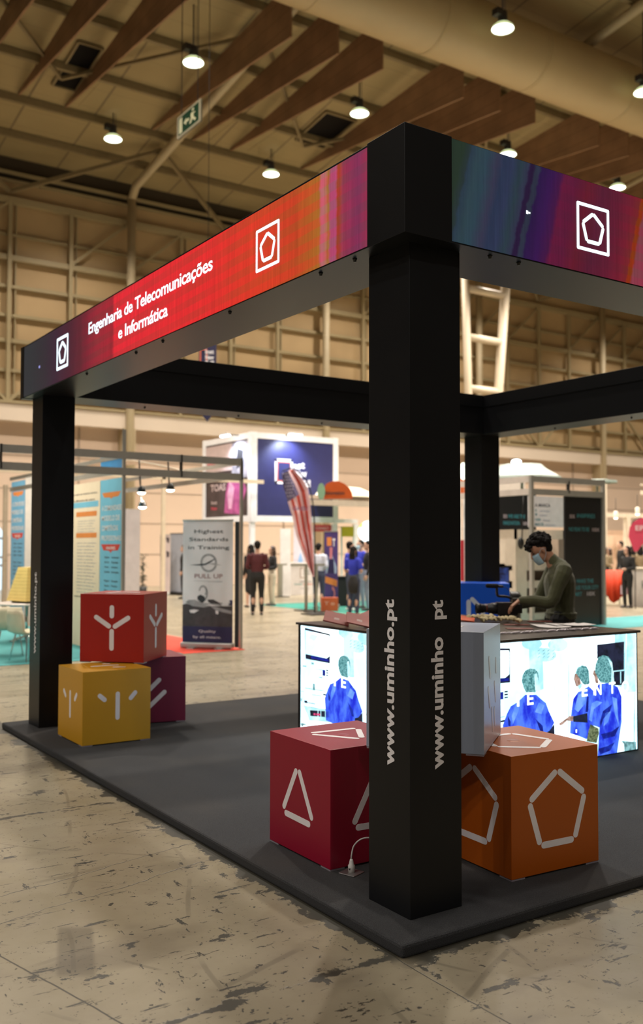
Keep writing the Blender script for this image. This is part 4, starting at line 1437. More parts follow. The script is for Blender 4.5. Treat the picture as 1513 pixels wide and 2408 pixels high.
# ---- exit sign
ex = MB()
XX = 7.6
e0, e1 = xp(419, 330, XX), xp(474, 240, XX)
yA, yB = e1.y, e0.y
zc = (e0.z + e1.z) / 2
zb, zt = xp(419, 330, XX).z, xp(419, 279, XX).z
sgn = thing('exit_sign', 'green emergency exit sign with running figure hanging under the fins', 'exit sign', (XX, (yA + yB) / 2, zb))
Ls = yB - yA
q = MB(); q.box(-.03, .03, -Ls / 2, Ls / 2, 0, zt - zb)
q.build('panel', mat('pale sign frame', (.15, .13, .08), .7), sgn, bevel=.01)
q = MB(); hh = zt - zb
q.add([(-.033, -Ls * .44, hh * .10), (-.033, Ls * .44, hh * .10), (-.033, Ls * .44, hh * .9), (-.033, -Ls * .44, hh * .9)], [(0, 3, 2, 1)], 0)
def sgp(pts, m_):
    q.poly([(-.036, Ls * (.5 - u), hh * v) for u, v in pts], m_)
sgp([(.10, .16), (.24, .16), (.24, .84), (.10, .84)], 1)                     # door bar
sgp([(.30, .50), (.42, .66), (.42, .56), (.54, .56), (.54, .44), (.42, .44), (.42, .34)], 1)   # arrow
sgp([(.70 + .05 * math.cos(a * PI / 6), .78 + .06 * math.sin(a * PI / 6)) for a in range(12)], 1)
sgp([(.62, .68), (.78, .64), (.80, .58), (.72, .58), (.74, .42), (.84, .28), (.78, .22), (.68, .38), (.62, .24), (.54, .26), (.62, .46), (.60, .58)], 1)
q.build('pictogram', [mat('dark green sign', (.006, .02, .009), .9, spec=.05), mat('cream sign symbol', (.25, .24, .14), .7)], sgn)
q = MB()
for yy in (-Ls * .35, Ls * .35):
    q.tube([(0, yy, hh), (0, yy, roofz((yA + yB) / 2 + yy) - zb)], .012, 6)
q.build('rod', m_lampb, sgn)

# ============================================================ SHELL SCHEME STANDS, LEFT
BY = 10.15
m_teal = mat('teal carpet', (.055, .27, .28), .9, var=.06, scale=3)
m_redc = mat('red carpet', (.62, .055, .03), .9, var=.06, scale=3)
q = MB(); q.box(-6, 3.88, 10.0, 16, 0, .006)
o = q.build('carpet', m_teal); tag(o, 'teal carpet of the far left stand under table and chairs', 'carpet')
q = MB(); q.box(3.9, 4.96, 10.02, 15.8, 0, .006)
o = q.build('carpet', m_redc); tag(o, 'red carpet strip under the white roll-up banner', 'carpet')
def rails(mb, a, b, zs=(2.62, 2.92), w=.05, h=.09):
    for z in zs:
        mb.beam((a[0], a[1], z), (b[0], b[1], z), w, h)
bs = thing('stand_framework', 'aluminium posts and double rails of the shell stand at the left', 'stand framework', (0, BY, 0))
q = MB()
for z in (2.94, 2.70):
    q.box(-6, 4.95, -.025, .025, z - .055, z + .055)
q.build('front_rail', M_alu, bs)
q = MB()
for x_ in (-3.4, -.2, 1.2, 2.2, 3.9, 4.95):
    q.box(x_ - .012, x_ + .012, -.03, .03, 2.66, 3.0)
q.build('strut', M_darkmetal, bs)
for xx, zz in ((4.95, 2.98), (2.98, 3.32)):
    q = MB(); q.box(xx - .022, xx + .022, -.022, .022, 0, zz); q.build('post', M_alu, bs)
for xx in (4.95, 2.98):
    q = MB(); q.box(xx - .02, xx + .02, 0, 5.8, 2.68, 2.76); q.box(xx - .02, xx + .02, 0, 5.8, 2.90, 2.96)
    q.build('side_rail', M_alu, bs)
# poster wall facing left aisle: runs away from the post
PX = 2.98
def xy_on(px, py): return xp(px, py, PX)
yb0, yb1, yb2 = BY + .03, xp(235, 1300, PX).y, xp(172, 1300, PX).y
m_pb = mat('light blue poster print', (.16, .47, .66), .55, var=.04)
m_po = mat('orange poster print', (.66, .22, .05), .55)
m_pr2 = mat('red poster print', (.55, .05, .04), .55)
m_pc = mat('cream poster board', (.78, .66, .50), .6, var=.03)
m_ink = mat('grey blue ink', (.30, .34, .42), .6)
m_inkd = mat('dark ink', (.06, .07, .09), .6)
def wallposter(name, label, x, y0, y1, z0, z1, base, marks, parent=None):
    """board in the plane x = const, seen from -x; u runs from far (y1) to near (y0)"""
    t = thing(name, label, 'poster panel', (x, (y0 + y1) / 2, 0))
    q = MB(); q.box(0, .04, -(y1 - y0) / 2, (y1 - y0) / 2, z0, z1); q.build('board', base, t)
    q = MB()
    mats_ = []
    for (m_, kind, u0, u1, v0, v1, s_) in marks:
        if m_ not in mats_: mats_.append(m_)
        mi = mats_.index(m_)
        W_ = y1 - y0
        ya, yb = W_ / 2 - u0 * W_, W_ / 2 - u1 * W_
        za, zb_ = z0 + v0 * (z1 - z0), z0 + v1 * (z1 - z0)
        if kind == 'r':
            q.add([(-.002, ya, za), (-.002, yb, za), (-.002, yb, zb_), (-.002, ya, zb_)], [(0, 1, 2, 3)], mi)
        elif kind == 'b':   # balloon
            q.poly([(-.002, ya, zb_), (-.002, ya + (yb - ya) * .12, za + (zb_ - za) * .3), (-.002, (ya + yb) / 2 - (yb - ya) * .08, za + (zb_ - za) * .25), (-.002, (ya + yb) / 2, za),
                    (-.002, (ya + yb) / 2 + (yb - ya) * .08, za + (zb_ - za) * .25), (-.002, yb - (yb - ya) * .12, za + (zb_ - za) * .3), (-.002, yb, zb_)], mi)
        else:
            put_text(q, s_, (-.003, ya, za), -Y, Z, width=abs(yb - ya), cap=(zb_ - za), m=mi, bold=.012)
    if mats_: q.build('print', mats_, t)
    return t
def lines_(m_, u0, u1, v0, n, dv, h, words):
    return [(m_, 't', u0, u1 - .08 * ((i * 7) % 3) * (u1 - u0), v0 - i * dv, v0 - i * dv + h, words[i % len(words)]) for i in range(n)]
bluemarks = [(m_po, 'b', .08, .92, .885, .925, 0)] + lines_(M_white, .08, .95, .82, 4, .058, .030, ['A COMUNIDADE', 'MODELO DE', 'COMPETÊNCIAS', 'PROFISSIONAIS']) + \
    [(m_pr2, 'b', .06, .92, .575, .625, 0), (M_white, 't', .3, .7, .595, .612, 'MAIORES')] + \
    lines_(m_inkd, .22, .46, .545, 4, .028, .011, ['Saber', 'Saber fazer', 'Gestão', 'Qualidade']) + lines_(m_inkd, .54, .86, .545, 4, .028, .011, ['Autonomia', 'Equipa', 'Iniciativa', 'Inovação']) + \
    lines_(m_inkd, .22, .46, .41, 4, .028, .011, ['Rigor', 'Segurança', 'Ética', 'Sol']) + lines_(m_inkd, .54, .82, .41, 4, .028, .011, ['Formação', 'Futuro', 'Projetos', 'Redes']) + \
    lines_(M_white, .1, .9, .27, 2, .04, .016, ['UM FUTURO MELHOR', 'COM TODOS']) + [(m_po, 'b', .05, .93, .125, .175, 0), (M_white, 't', .12, .85, .145, .165, 'VEM FALAR CONNOSCO')]
wallposter('poster_panel', 'tall light blue information poster next to the aluminium post', PX, yb0, yb1, .0, 2.62, m_pb, bluemarks)
wallposter('poster_panel', 'light blue header board above the rail over the blue poster', PX, yb0, yb1, 2.72, 3.0, mat('stronger blue print', (.05, .28, .62), .5), [])
cm = lines_(m_inkd, .0, .9, .93, 2, .04, .012, ['em que os nossos cursos', 'são diferentes dos outros']) + [(m_pb, 'r', .0, .95, .85, .885, 0), (m_po, 'r', .15, .9, .795, .825, 0)] + \
    lines_(m_ink, .2, .85, .765, 5, .016, .006, ['texto', 'de apoio e dados', 'sobre o curso']) + [(m_po, 'r', .15, .9, .665, .695, 0)] + \
    lines_(m_ink, .2, .88, .63, 16, .02, .007, ['plano de estudos', 'saídas', 'bolsas e prémios']) + [(m_inkd, 't', .1, .5, .30, .312, 'centro'), (m_ink, 't', .6, .9, .30, .312, 'norte')]
wallposter('poster_panel', 'cream text poster between the left black pillar and the blue poster', PX, yb1 + .02, yb2 + .05, .0, 2.62, m_pc, cm)
cm2 = [(m_po, 'r', .55, .99, .795, .825, 0), (m_po, 'r', .55, .99, .47, .50, 0)] + lines_(m_ink, .5, .98, .75, 12, .02, .006, ['regulamento', 'datas', 'notas'])
wallposter('poster_panel', 'cream poster mostly hidden by the left black pillar', PX, yb2 + .08, yb2 + 1.1, .0, 2.62, m_pc, cm2)
# light arch canopy behind the rail
q = MB()
q.limb([(PX + .4, 13.4, 2.9), (PX + 1.0, 12.6, 3.08), (PX + 1.7, 11.8, 2.9)], [(.5, .02)] * 3, 10, ref=(.6, .8, 0))
o = q.build('canopy_sail', mat('cream fabric sail', (.75, .68, .55), .7)); tag(o, 'cream fabric sail stretched behind the left rails', 'canopy')
# second blue poster, farther left
LX = 3.7
ya, yb_ = xp(72, 1300, LX).y, xp(25, 1300, LX).y
yc = xp(57, 1300, LX).y
z1_ = xp(40, 1132, LX).z
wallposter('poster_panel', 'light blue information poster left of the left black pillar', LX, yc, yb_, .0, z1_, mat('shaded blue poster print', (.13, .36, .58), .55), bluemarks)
wallposter('poster_panel', 'plain white panel between the far left blue poster and the pillar', LX, xp(110, 1300, LX).y, yc - .02, .0, z1_ + .08, M_whitep, [])
q = MB()
p = xp(17, 1300, LX)
q.box(-.045, .045, -.045, .045, 0, 3.0)
q.box(-.05, .05, -.05, .05, 1.28, 1.30)
o = q.build('stand_post', mat('beige metal post', (.36, .29, .21), .5)); o.location = (LX, p.y + .2, 0); tag(o, 'beige square stand post left of the far left blue poster', 'post')
# bright glazed doorway at the far left
p0, p1 = yp(-14, 1500, WY - .3), yp(9, 1230, WY - .3)
q = MB()
xa, xb = yp(-40, 1300, WY - .3).x, yp(9, 1300, WY - .3).x
za_, zb_ = 0, yp(0, 1235, WY - .3).z
n = 12
arc = [(xa, 0), (xb, 0), (xb, zb_ - .5)] + [((xa + xb) / 2 + (xb - xa) / 2 * math.cos(a * PI / n), zb_ - .5 + .5 * math.sin(a * PI / n)) for a in range(1, n)] + [(xa, zb_ - .5)]
q.poly([(x, WY - .32, z) for x, z in arc][::1], 0)
for z in (.9, 1.2, 1.9):
    q.box(xa, xb, WY - .36, WY - .32, z - .04, z + .04, 1)
q.box(xb, xb + .12, WY - .38, WY - .25, 0, zb_ - .4, 1)
tag(q.build('door_1', [glow('daylight through door glass', (.75, .92, 1.0), 1.3), mat('grey door frame', (.25, .25, .27), .4)]), kind='structure')
# grey-white partition right of the posters
q = MB()
p = gp(300, 1392)
x0, x1 = yp(296, 1300, 17).x, yp(329, 1300, 17).x
q.box(x0, x1, 17, 17.06, 0, yp(310, 1197, 17).z)
o = q.build('partition_panel', mat('light grey partition', (.55, .52, .52), .5)); tag(o, 'tall plain light grey partition right of the blue poster', 'partition')
q = MB()
x0, x1 = yp(381, 1300, 20).x, yp(389, 1300, 20).x
q.box(x0, x1, 20, 20.08, 0, yp(385, 1118, 20).z)
q.box(x0 - 7, x1 + 3, 20, 20.08, yp(385, 1118, 20).z - .1, yp(385, 1118, 20).z)
o = q.build('stand_post', mat('cream post', (.72, .60, .44), .5)); tag(o, 'slim cream post with cross rail behind the spot lamps', 'post')
# spot lamps on thin arms
def spotlamp(px, py, D, label, lit=(1, .93, .8), ln=.5, aim=V((-.3, -.5, -1))):
    p = dp(px, py, D)
    t = thing('spot_lamp', label, 'spot lamp', p)
    q = MB(); q.tube([(.0, .0, .04), (.0, .05, .12), (.0, .1, ln)], .012, 6, sub=3); q.build('arm', M_darkmetal, t)
    q = MB(); q.lathe([(.02, .10), (.055, .06), (.065, .0), (.06, .0), (.05, .055), (0, .09)], 16); q.build('housing', M_darkmetal, t)
    q = MB(); q.ell((0, 0, 0), (.062, .062, .035), None, 14); q.build('bulb', glow('spot bulb', lit, 7), t)
    return t, p
for px, py, lb in ((333, 1158, 'lit spot lamp on the rail nearest the blue poster'), (401, 1152, 'lit spot lamp right of its neighbour on the rail'), (335, 1192, 'lower lit spot lamp with bluish light beside the grey partition')):
    t, p = spotlamp(px, py, 14.5, lb)
    spot('lamp_and_fill_light', p - V((0, 0, .06)), 70, 120, .05, (1, .9, .75), aim=p + V((-1.5, .8, -2.2)))
for x_, y_, e_ in ((1.2, 11.3, 110), (1.2, 13.2, 110), (1.5, 17.5, 220)):  # unseen extra spots, added to brighten the poster boards
    spot('lamp_and_fill_light', (x_, y_, 3.1), e_, 125, .06, (1, .88, .70), aim=(x_ + 1.8, y_ + .2, 1.2))
# dark plant
q = MB()
rnd = random.Random(3)
pp = gp(336, 1398)
for i in range(60):
    z = rnd.uniform(.25, 1.35)
    a = rnd.uniform(0, 2 * PI)
    r_ = .10 + .12 * rnd.random()
    q.limb([(0, 0, z - .05), (r_ * .6 * math.cos(a), r_ * .6 * math.sin(a), z + .04), (r_ * math.cos(a), r_ * math.sin(a), z)], [(.004, .003), (.03, .004), (.004, .002)], 6, 1, ref=(-math.sin(a), math.cos(a), 0), sub=2)
t = thing('potted_plant', 'dark leafy potted plant beside the light grey partition', 'plant', pp)
q.build('foliage', [mat('dark leaf', (.02, .035, .018), .5)] * 2, t)
q = MB(); q.tube([(0, 0, .2), (0, 0, 1.2)], .015, 6); q.build('stem', mat('brown stem', (.05, .03, .02), .8), t)
q = MB(); q.lathe([(0, 0), (.11, 0), (.15, .27), (.13, .27), (.12, .24), (0, .24)], 16); q.build('pot', mat('dark pot', (.03, .03, .03), .5), t)

# ---- table, chairs and yellow tapered box at the far left
tp = gp(62, 1508)
tb = thing('table', 'round pale café table at the far left on teal carpet', 'table', (tp.x, tp.y, .006))
zt_ = dp(40, 1418, (tp - CAM).dot(F)).z
q = MB(); q.lathe([(0, zt_ - .03), (.50, zt_ - .03), (.52, zt_ - .015), (.51, zt_), (0, zt_)], 40); q.build('tabletop', mat('speckled pale tabletop', (.60, .54, .50), .3, var=.15, scale=30), tb)
q = MB(); q.tube([(0, 0, .02), (0, 0, zt_ - .03)], .03, 12); q.build('column', M_chrome, tb)
for a in range(4):
    q = MB(); c_, s_ = math.cos(a * PI / 2 + .4), math.sin(a * PI / 2 + .4)
    q.limb([(0, 0, .10), (.15 * c_, .15 * s_, .05), (.33 * c_, .33 * s_, .02)], [(.03, .02), (.025, .015), (.02, .012)], 8, ref=(-s_, c_, 0)); q.build('foot', M_chrome, tb)
yp_ = thing('paper_cone', 'pale yellow tapered four-sided paper block standing on the café table', 'table sign', (tp.x + .02, tp.y - .05, .006 + zt_))
q = MB()
w0, w1, hh = .26, .13, .60
q.add([(-w0, -w0, .04), (w0, -w0, .04), (w0, w0, .04), (-w0, w0, .04), (-w1, -w1, hh), (w1, -w1, hh), (w1, w1, hh), (-w1, w1, hh)], [(3, 2, 1, 0), (4, 5, 6, 7), (0, 1, 5, 4), (1, 2, 6, 5), (2, 3, 7, 6), (3, 0, 4, 7)])
for i in range(9):
    f_ = .08 + i * .1
    w_ = w0 + (w1 - w0) * f_ + .002
    z_ = .04 + (hh - .04) * f_
    q.box(-w_, w_, -w_, w_, z_, z_ + .004, 1)
q.build('block', [mat('pale yellow paper', (.78, .58, .20), .7), mat('faint ruling', (.5, .36, .14), .7)], yp_)
yp_.rotation_euler = (0, 0, .35)
q = MB(); q.box(-.2, .2, -.2, .2, 0, .04); q.build('foot', mat('dark foot', (.05, .07, .05), .6), yp_)
def shell_chair(px, py, rz, label):
    p = gp(px, py, .006)
    t = thing('chair', label, 'chair', p, rz, 'cream shell chairs at the café table')
    t.scale = (.9, .9, .89)
    cr = mat('cream plastic seat', (.74, .66, .48), .4)
    q = MB()
    vs, fs = [], []
    prof_ = [(.22, .44), (.20, .455), (.0, .435), (-.16, .44), (-.20, .47), (-.225, .58), (-.24, .72), (-.245, .80)]
    for x_, z_ in prof_:
        for j in range(9):
            u = j / 8 - .5
            hw = .22 if z_ < .6 else .22 - (z_ - .6) * .2
            vs.append((x_ + (.03 * (4 * u * u) if z_ > .5 else 0), u * 2 * hw, z_ + (.02 * 4 * u * u if z_ < .5 else 0)))
    for i in range(len(prof_) - 1):
        for j in range(8):
            fs.append((i * 9 + j, i * 9 + j + 1, (i + 1) * 9 + j + 1, (i + 1) * 9 + j))
    q.add(vs, fs, 0, True)
    o = q.build('seat_shell', cr, t)
    sm_ = o.modifiers.new('s', 'SOLIDIFY'); sm_.thickness = .014
    for sx, sy in ((.18, .17), (.18, -.17), (-.14, .17), (-.14, -.17)):
        q = MB(); q.tube([(sx * .7, sy * .8, .43), (sx * 1.15, sy * 1.25, .0)], .011, 8, cap=True); q.build('leg', M_chrome, t)
    q = MB(); q.tube([(.15, .16, .42), (.15, -.16, .42), (-.12, -.16, .42), (-.12, .16, .42), (.15, .16, .42)], .009, 6); q.build('seat_frame', M_chrome, t)
    return t
shell_chair(22, 1540, math.radians(75), 'cream shell chair with its back to us, left of the café table')
shell_chair(62, 1553, math.radians(20), 'cream shell chair partly behind the left black pillar')

# ============================================================ ROLL-UP BANNERS
def rollup(name, label, a, b, H_, base, marks, depth=.10, backpanel=True, foot=M_alu, cat='roll-up banner'):
    """a, b ground points of the left and right ends as seen"""
    a, b = V(a), V(b)
    mid = (a + b) / 2
    d = (b - a); W_ = d.length
    rz = math.atan2(d.y, d.x)
    t = thing(name, label, cat, (mid.x, mid.y, 0), rz)
    q = MB(); q.box(-W_ / 2, W_ / 2, -.004, .004, .10, H_); q.build('banner_sheet', base, t)
    q = MB(); q.box(-W_ / 2 - .01, W_ / 2 + .01, -.09, .07, .02, .10); q.build('base_cassette', foot, t, bevel=.015)
    for sx in (-.28, .28):
        q = MB(); q.box(sx * W_ - .06, sx * W_ + .06, -.17, .13, 0, .02); q.build('foot', foot, t)
    q = MB(); q.box(-W_ / 2 - .005, W_ / 2 + .005, -.014, .014, H_ - .012, H_ + .012); q.build('top_bar', foot, t)
    q = MB(); q.tube([(0, .04, .1), (0, .015, H_)], .012, 6); q.build('pole', M_darkmetal, t)
    q = MB(); mats_ = []
    for mk in marks:
        m_ = mk[0]
        if m_ not in mats_: mats_.append(m_)
        mi = mats_.index(m_)
        f3 = lambda u, v, l=1: (-W_ / 2 + u * W_, -.005 - .0006 * l, .10 + v * (H_ - .10))
        if mk[1] == 'p':
            pts = [f3(u, v, mk[3] if len(mk) > 3 else 1) for u, v in mk[2]]
            ar = sum(mk[2][i][0] * mk[2][(i + 1) % len(mk[2])][1] - mk[2][(i + 1) % len(mk[2])][0] * mk[2][i][1] for i in range(len(mk[2])))
            if ar < 0: pts.reverse()
            q.poly(pts, mi)
        else:
            _, _, s_, u, v, w_, cap_, al = mk[:8]
            put_text(q, s_, f3(u, v, 4), X, Z, width=w_ * W_, cap=cap_ * (H_ - .1), m=mi, bold=mk[8] if len(mk) > 8 else .01, align=al)
    if mats_: q.build('print', mats_, t)
    return t
m_bw = mat('white banner vinyl', (.80, .75, .77), .5, var=.05, scale=2)
m_nav = mat('dark navy print', (.018, .014, .07), .5)
m_gry = mat('soft grey print', (.33, .31, .32), .5, var=.2, scale=8)
m_dgr = mat('dark aircraft print', (.055, .042, .045), .5, var=.3, scale=9)
m_mrn = mat('maroon print', (.28, .12, .12), .5)
m_blk = mat('black print', (.03, .03, .035), .5)
def ring(cx, cy, r0, r1, asp, a0=0, a1=2 * PI, n=24):
    return [(cx + r1 * math.cos(a0 + (a1 - a0) * i / n), cy + r1 * asp * math.sin(a0 + (a1 - a0) * i / n)) for i in range(n + 1)] + \
           [(cx + r0 * math.cos(a1 + (a0 - a1) * i / n), cy + r0 * asp * math.sin(a1 + (a0 - a1) * i / n)) for i in range(n + 1)]
asp = .43
marks = [(m_blk, 't', 'Highest', .52, .895, .58, .030, 'C', .006), (m_blk, 't', 'Standards', .52, .83, .78, .030, 'C', .006), (m_blk, 't', 'in Training', .52, .763, .82, .030, 'C', .006),
         (m_gry, 'p', ring(.52, .655, .125, .165, asp, -.3, PI * 1.15)), (m_gry, 'p', ring(.52, .645, .125, .165, asp, PI * 1.05, 2 * PI - .2)),
         (m_blk, 'p', [(.14, .632), (.36, .642), (.45, .645), (.62, .682), (.66, .686), (.56, .655), (.46, .632), (.36, .628)], 2), (m_gry, 'p', [(.5, .645), (.62, .648), (.78, .632), (.62, .636)], 2),
         (m_mrn, 't', 'PULL UP', .52, .525, .56, .036, 'C', .008), (m_gry, 'p', [(.22, .503), (.8, .501), (.8, .499), (.22, .501)]), (m_gry, 't', 'BY STANDARDS', .66, .493, .28, .006, 'C', 0),
         # aircraft picture
         (m_dgr, 'p', [(0, .305), (.08, .315), (.2, .30), (.4, .29), (.7, .30), (1, .30), (1, .13), (0, .13)], 1),
         (m_gry, 'p', [(.06, .325), (.12, .345), (.25, .348), (.40, .325), (.55, .318), (.75, .325), (.98, .33), (.98, .305), (.60, .30), (.42, .285), (.2, .295)], 2),
         (m_bw, 'p', [(.46, .305), (.62, .318), (.98, .314), (.98, .300), (.62, .298)], 3),
         (m_gry, 'p', [(.55, .30), (.68, .29), (.98, .26), (.98, .235), (.8, .25), (.66, .265)], 2),
         (m_bw, 'p', [(.14, .262), (.24, .268), (.33, .262), (.24, .238), (.16, .24)], 3), (m_bw, 'p', [(.66, .262), (.72, .26), (.72, .232), (.67, .235)], 3),
         (m_blk, 'p', [(.30, .35), (.30, .375), (.36, .39), (.44, .375), (.46, .345), (.40, .32), (.36, .33)], 3), (m_gry, 'p', ring(.41, .42, .055, .085, asp * 1.3, -.9, PI * 1.0, 16), 2),
         (m_gry, 'p', ring(.42, .40, .06, .09, asp * 1.6, -1.2, 1.0, 16), 2), (m_dgr, 'p', [(.50, .35), (.62, .352), (.74, .325), (.80, .30), (.6, .31), (.52, .33)], 3),
         (m_nav, 'p', [(.93, .345), (1, .35), (1, .30), (.9, .305), (.96, .325)], 3), (m_bw, 'p', [(.8, .345), (.88, .335), (.93, .32), (.9, .305), (.8, .31)], 3),
         (m_nav, 'p', [(0, .13), (1, .13), (1, 0), (0, 0)], 2),
         (M_white, 't', 'Quality', .50, .082, .34, .020, 'C', .005), (M_white, 't', 'by all means.', .50, .035, .56, .020, 'C', .005)]
rb = rollup('roll_up_banner', 'white roll-up banner reading Highest Standards in Training, PULL UP', gp(429, 1524), gp(547, 1527.5), 2.02, m_bw, marks)
q = MB(); q.box(.44, .50, .03, .06, .03, 2.0)
q.build('back_panel', mat('black banner back', (.012, .013, .016), .6), rb)
rollup('roll_up_banner', 'plain pale blue grey roll-up behind the white Training banner', gp(400, 1398), gp(436, 1400), 2.05, mat('pale blue grey vinyl', (.36, .38, .44), .5), [], foot=M_darkmetal)
rollup('roll_up_banner', 'narrow pinkish roll-up with dark blots left of the grey one', gp(376, 1400), gp(399, 1400), 2.0, mat('pinkish banner vinyl', (.50, .40, .38), .5),
       [(m_blk, 'p', [(.02, .98), (.16, .98), (.18, .6), (.1, .5), (.02, .6)]), (m_dgr, 'p', [(.55, .96), (.95, .95), (.9, .85), (.7, .87)]), (m_dgr, 'p', [(.6, .72), (.95, .70), (.92, .62), (.7, .60)])] +
       [(m_gry, 't', 'info info', .55, .5 - .03 * i, .3, .012, 'L') for i in range(8)])

# ============================================================ BLUE SIGN TOWER
TY, TX = 20.4, 11.0
tw = thing('sign_tower', 'white framed sign tower with dark blue front and pink photo side', 'sign tower', (TX, TY, 0))
Rx = yp(795, 1030, TY).x - TX
Ly_ = xp(478, 1032, TX).y - TY
zt2, zb2 = yp(590, 1015, TY).z, yp(600, 1226, TY).z
m_wf = mat('white sign frame', (.80, .78, .78), .45)
q = MB()
f_ = .17
q.box(0, Rx, 0, f_, zt2 - f_, zt2); q.box(0, Rx, 0, f_, zb2, zb2 + f_)
q.box(0, f_, 0, Ly_, zt2 - f_, zt2); q.box(0, f_, 0, Ly_, zb2, zb2 + f_)
q.box(-.012, f_ * 1.1, -.012, f_ * 1.1, zb2 - .02, zt2 + .01); q.box(Rx - f_, Rx + .01, -.012, f_ + .01, zb2 - .01, zt2 + .01); q.box(-.012, f_ + .01, Ly_ - f_, Ly_ + .01, zb2 - .01, zt2 + .01)
q.box(Rx + .012, Rx + .75, .004, .12, zb2 + .0, zb2 + .12)
q.build('frame', m_wf, tw)
for xx_, yy_ in ((.07, .07), (Rx - .07, .07), (.07, Ly_ - .07), (Rx + .70, .06)):
    q = MB(); q.box(xx_ - .075, xx_ + .075, yy_ - .05, yy_ + .05, 0, zb2 - .022); q.build('leg', m_wf, tw)
q = MB(); q.box(f_, Rx - f_, .02, .06, zb2 + f_, zt2 - f_)
fp = q.build('front_panel', mat('deep blue sign panel', (.025, .026, .105), .45), tw)
fp['label'] = 'deep blue sign panel with white and red mark'
q = MB()
lx, lz = yp(652, 1110, TY).x - TX, 0
zz0, zz1 = yp(650, 1142, TY).z, yp(650, 1082, TY).z
ring_rect(q, (0, .018, 0), X, Z, lx - .02, lx + .50, zz0 + .1, zz1, .085, 0, .004)
ring_rect(q, (0, .016, 0), X, Z, lx + .02, lx + .46, zz0 + .14, zz1 - .04, .035, 1, .004)
for s_, px, py, w_ in (('Inst', 683, 1104, .52), ('New', 698, 1123, .36), ('Ed!', 714, 1146, .26)):
    pt_ = yp(px, py, TY)
    put_text(q, s_, (pt_.x - TX, .012, pt_.z), X + Z * .12, Z, width=w_, cap=.20, m=0, bold=.04)
q.build('sign_mark', [mat('white sign lettering', (.82, .80, .84), .5), mat('coral sign line', (.70, .16, .10), .5)], fp)
q = MB(); q.box(.02, .06, f_, Ly_ - f_, zb2 + f_, zt2 - f_)
sp_ = q.build('side_panel', mat('dark brown photo print', (.055, .035, .035), .5, var=.4, scale=2), tw)
sp_['label'] = 'photo side panel in pinks with lettering'
q = MB()
W_ = Ly_ - 2 * f_; H__ = zt2 - zb2 - 2 * f_
def s3(u, v, l=1): return (.019 - .001 * l, Ly_ - f_ - u * W_, zb2 + f_ + v * H__)
q.poly([s3(*p) for p in [(0, .62), (.62, .62), (.62, .98), (0, .98)]], 0)
q.poly([s3(*p, 1) for p in [(.62, .5), (1, .5), (1, .98), (.62, .98)]], 3)
q.poly([s3(*p, 2) for p in [(.45, .05), (.8, .02), (.95, .35), (.85, .5), (.6, .55), (.5, .4)]], 1)
q.poly([s3(*p, 3) for p in [(.55, .1), (.62, .1), (.68, .38), (.58, .48), (.52, .3)]], 2)
q.poly([s3(*p, 2) for p in [(.72, .62), (.85, .66), (.88, .85), (.74, .9)]], 4)
put_text(q, 'HOSTI', s3(.05, .70, 4), -Y, Z, width=W_ * .52, cap=.20, m=5, bold=.03)
put_text(q, 'TOAS', s3(.12, .36, 4), -Y, Z, width=W_ * .36, cap=.20, m=0, bold=.03)
put_text(q, 'Inst', s3(.14, .18, 4), -Y, Z, width=W_ * .14, cap=.10, m=0, bold=.02)
put_text(q, 'New', s3(.14, .10, 4), -Y, Z, width=W_ * .14, cap=.10, m=5, bold=.02)
q.build('photo_print', [mat('pale print', (.72, .70, .76), .5), mat('magenta satin print', (.42, .08, .24), .5, var=.35, scale=4), mat('light pink print', (.70, .36, .52), .5, var=.2),
                        mat('grey portrait print', (.30, .28, .32), .5, var=.5, scale=3), m_blk, mat('coral red print', (.62, .06, .10), .5)], sp_)
for i, (px, py, ax) in enumerate(((530, 1024, 0), (695, 1022, 1))):
    p = xp(px, py, TX - .45) if ax == 0 else yp(px, py, TY - .5)
    t = thing('sign_floodlight', ['glaring floodlight above the pink photo side of the sign tower', 'glaring floodlight above the blue front of the sign tower'][i], 'floodlight', p, 0 if ax else PI / 2 * 3)
    if i == 0: t.rotation_euler = (0, 0, -PI / 2)
    q = MB(); q.box(-.22, .22, -.06, .06, 0, .06); q.build('housing', M_whitep, t)
    q = MB(); q.box(-.20, .20, -.05, .05, -.03, 0); q.build('lamp_glass', glow('floodlight glass', (.9, .95, 1.0), 30), t)
    q = MB(); q.tube([(0, .05, .03), (0, .5, .03)], .015, 6); q.build('arm', M_darkmetal, t)
    aim = (p + V((.45, 0, -.9))) if i == 0 else (p + V((0, .5, -.9)))
    spot('lamp_and_fill_light', p - V((0, 0, .05)), 260, 120, .08, (.72, .82, 1.0), aim=aim)
# hanging pennant
hp_ = dp(488, 900, 22)
pn = thing('hanging_pennant', 'long dark blue pointed pennant hanging above the back beam', 'pennant', hp_)
tl, br_ = dp(468, 700, 22) - hp_, dp(510, 965, 22) - hp_
tip = dp(488, 992, 22) - hp_
wdt = .205
rvec = V((RV.x, RV.y, 0)).normalized()
q = MB()
q.plate([rvec * -wdt + Z * tl.z, rvec * wdt + Z * tl.z, rvec * wdt + Z * br_.z, Z * tip.z, rvec * -wdt + Z * br_.z][::-1], V((F.x, F.y, 0)) * -1, .012, 0)
q.build('cloth', mat('navy pennant cloth', (.022, .02, .07), .7), pn)
q = MB()
nn_ = V((F.x, F.y, 0)).normalized() * -.010
zz = dp(488, 858, 22).z - hp_.z
ring_rect(q, nn_ * 1.2, rvec, Z, -.165, -.02, zz - .02, zz + .36, .03, 1, .003)
for i, s_ in enumerate(('Inst', 'New', 'Ed!')):
    put_text(q, s_, nn_ * 1.8 + rvec * -.05 + Z * (zz + .26 - i * .13), rvec, Z, width=.2, cap=.10, m=0, bold=.03)
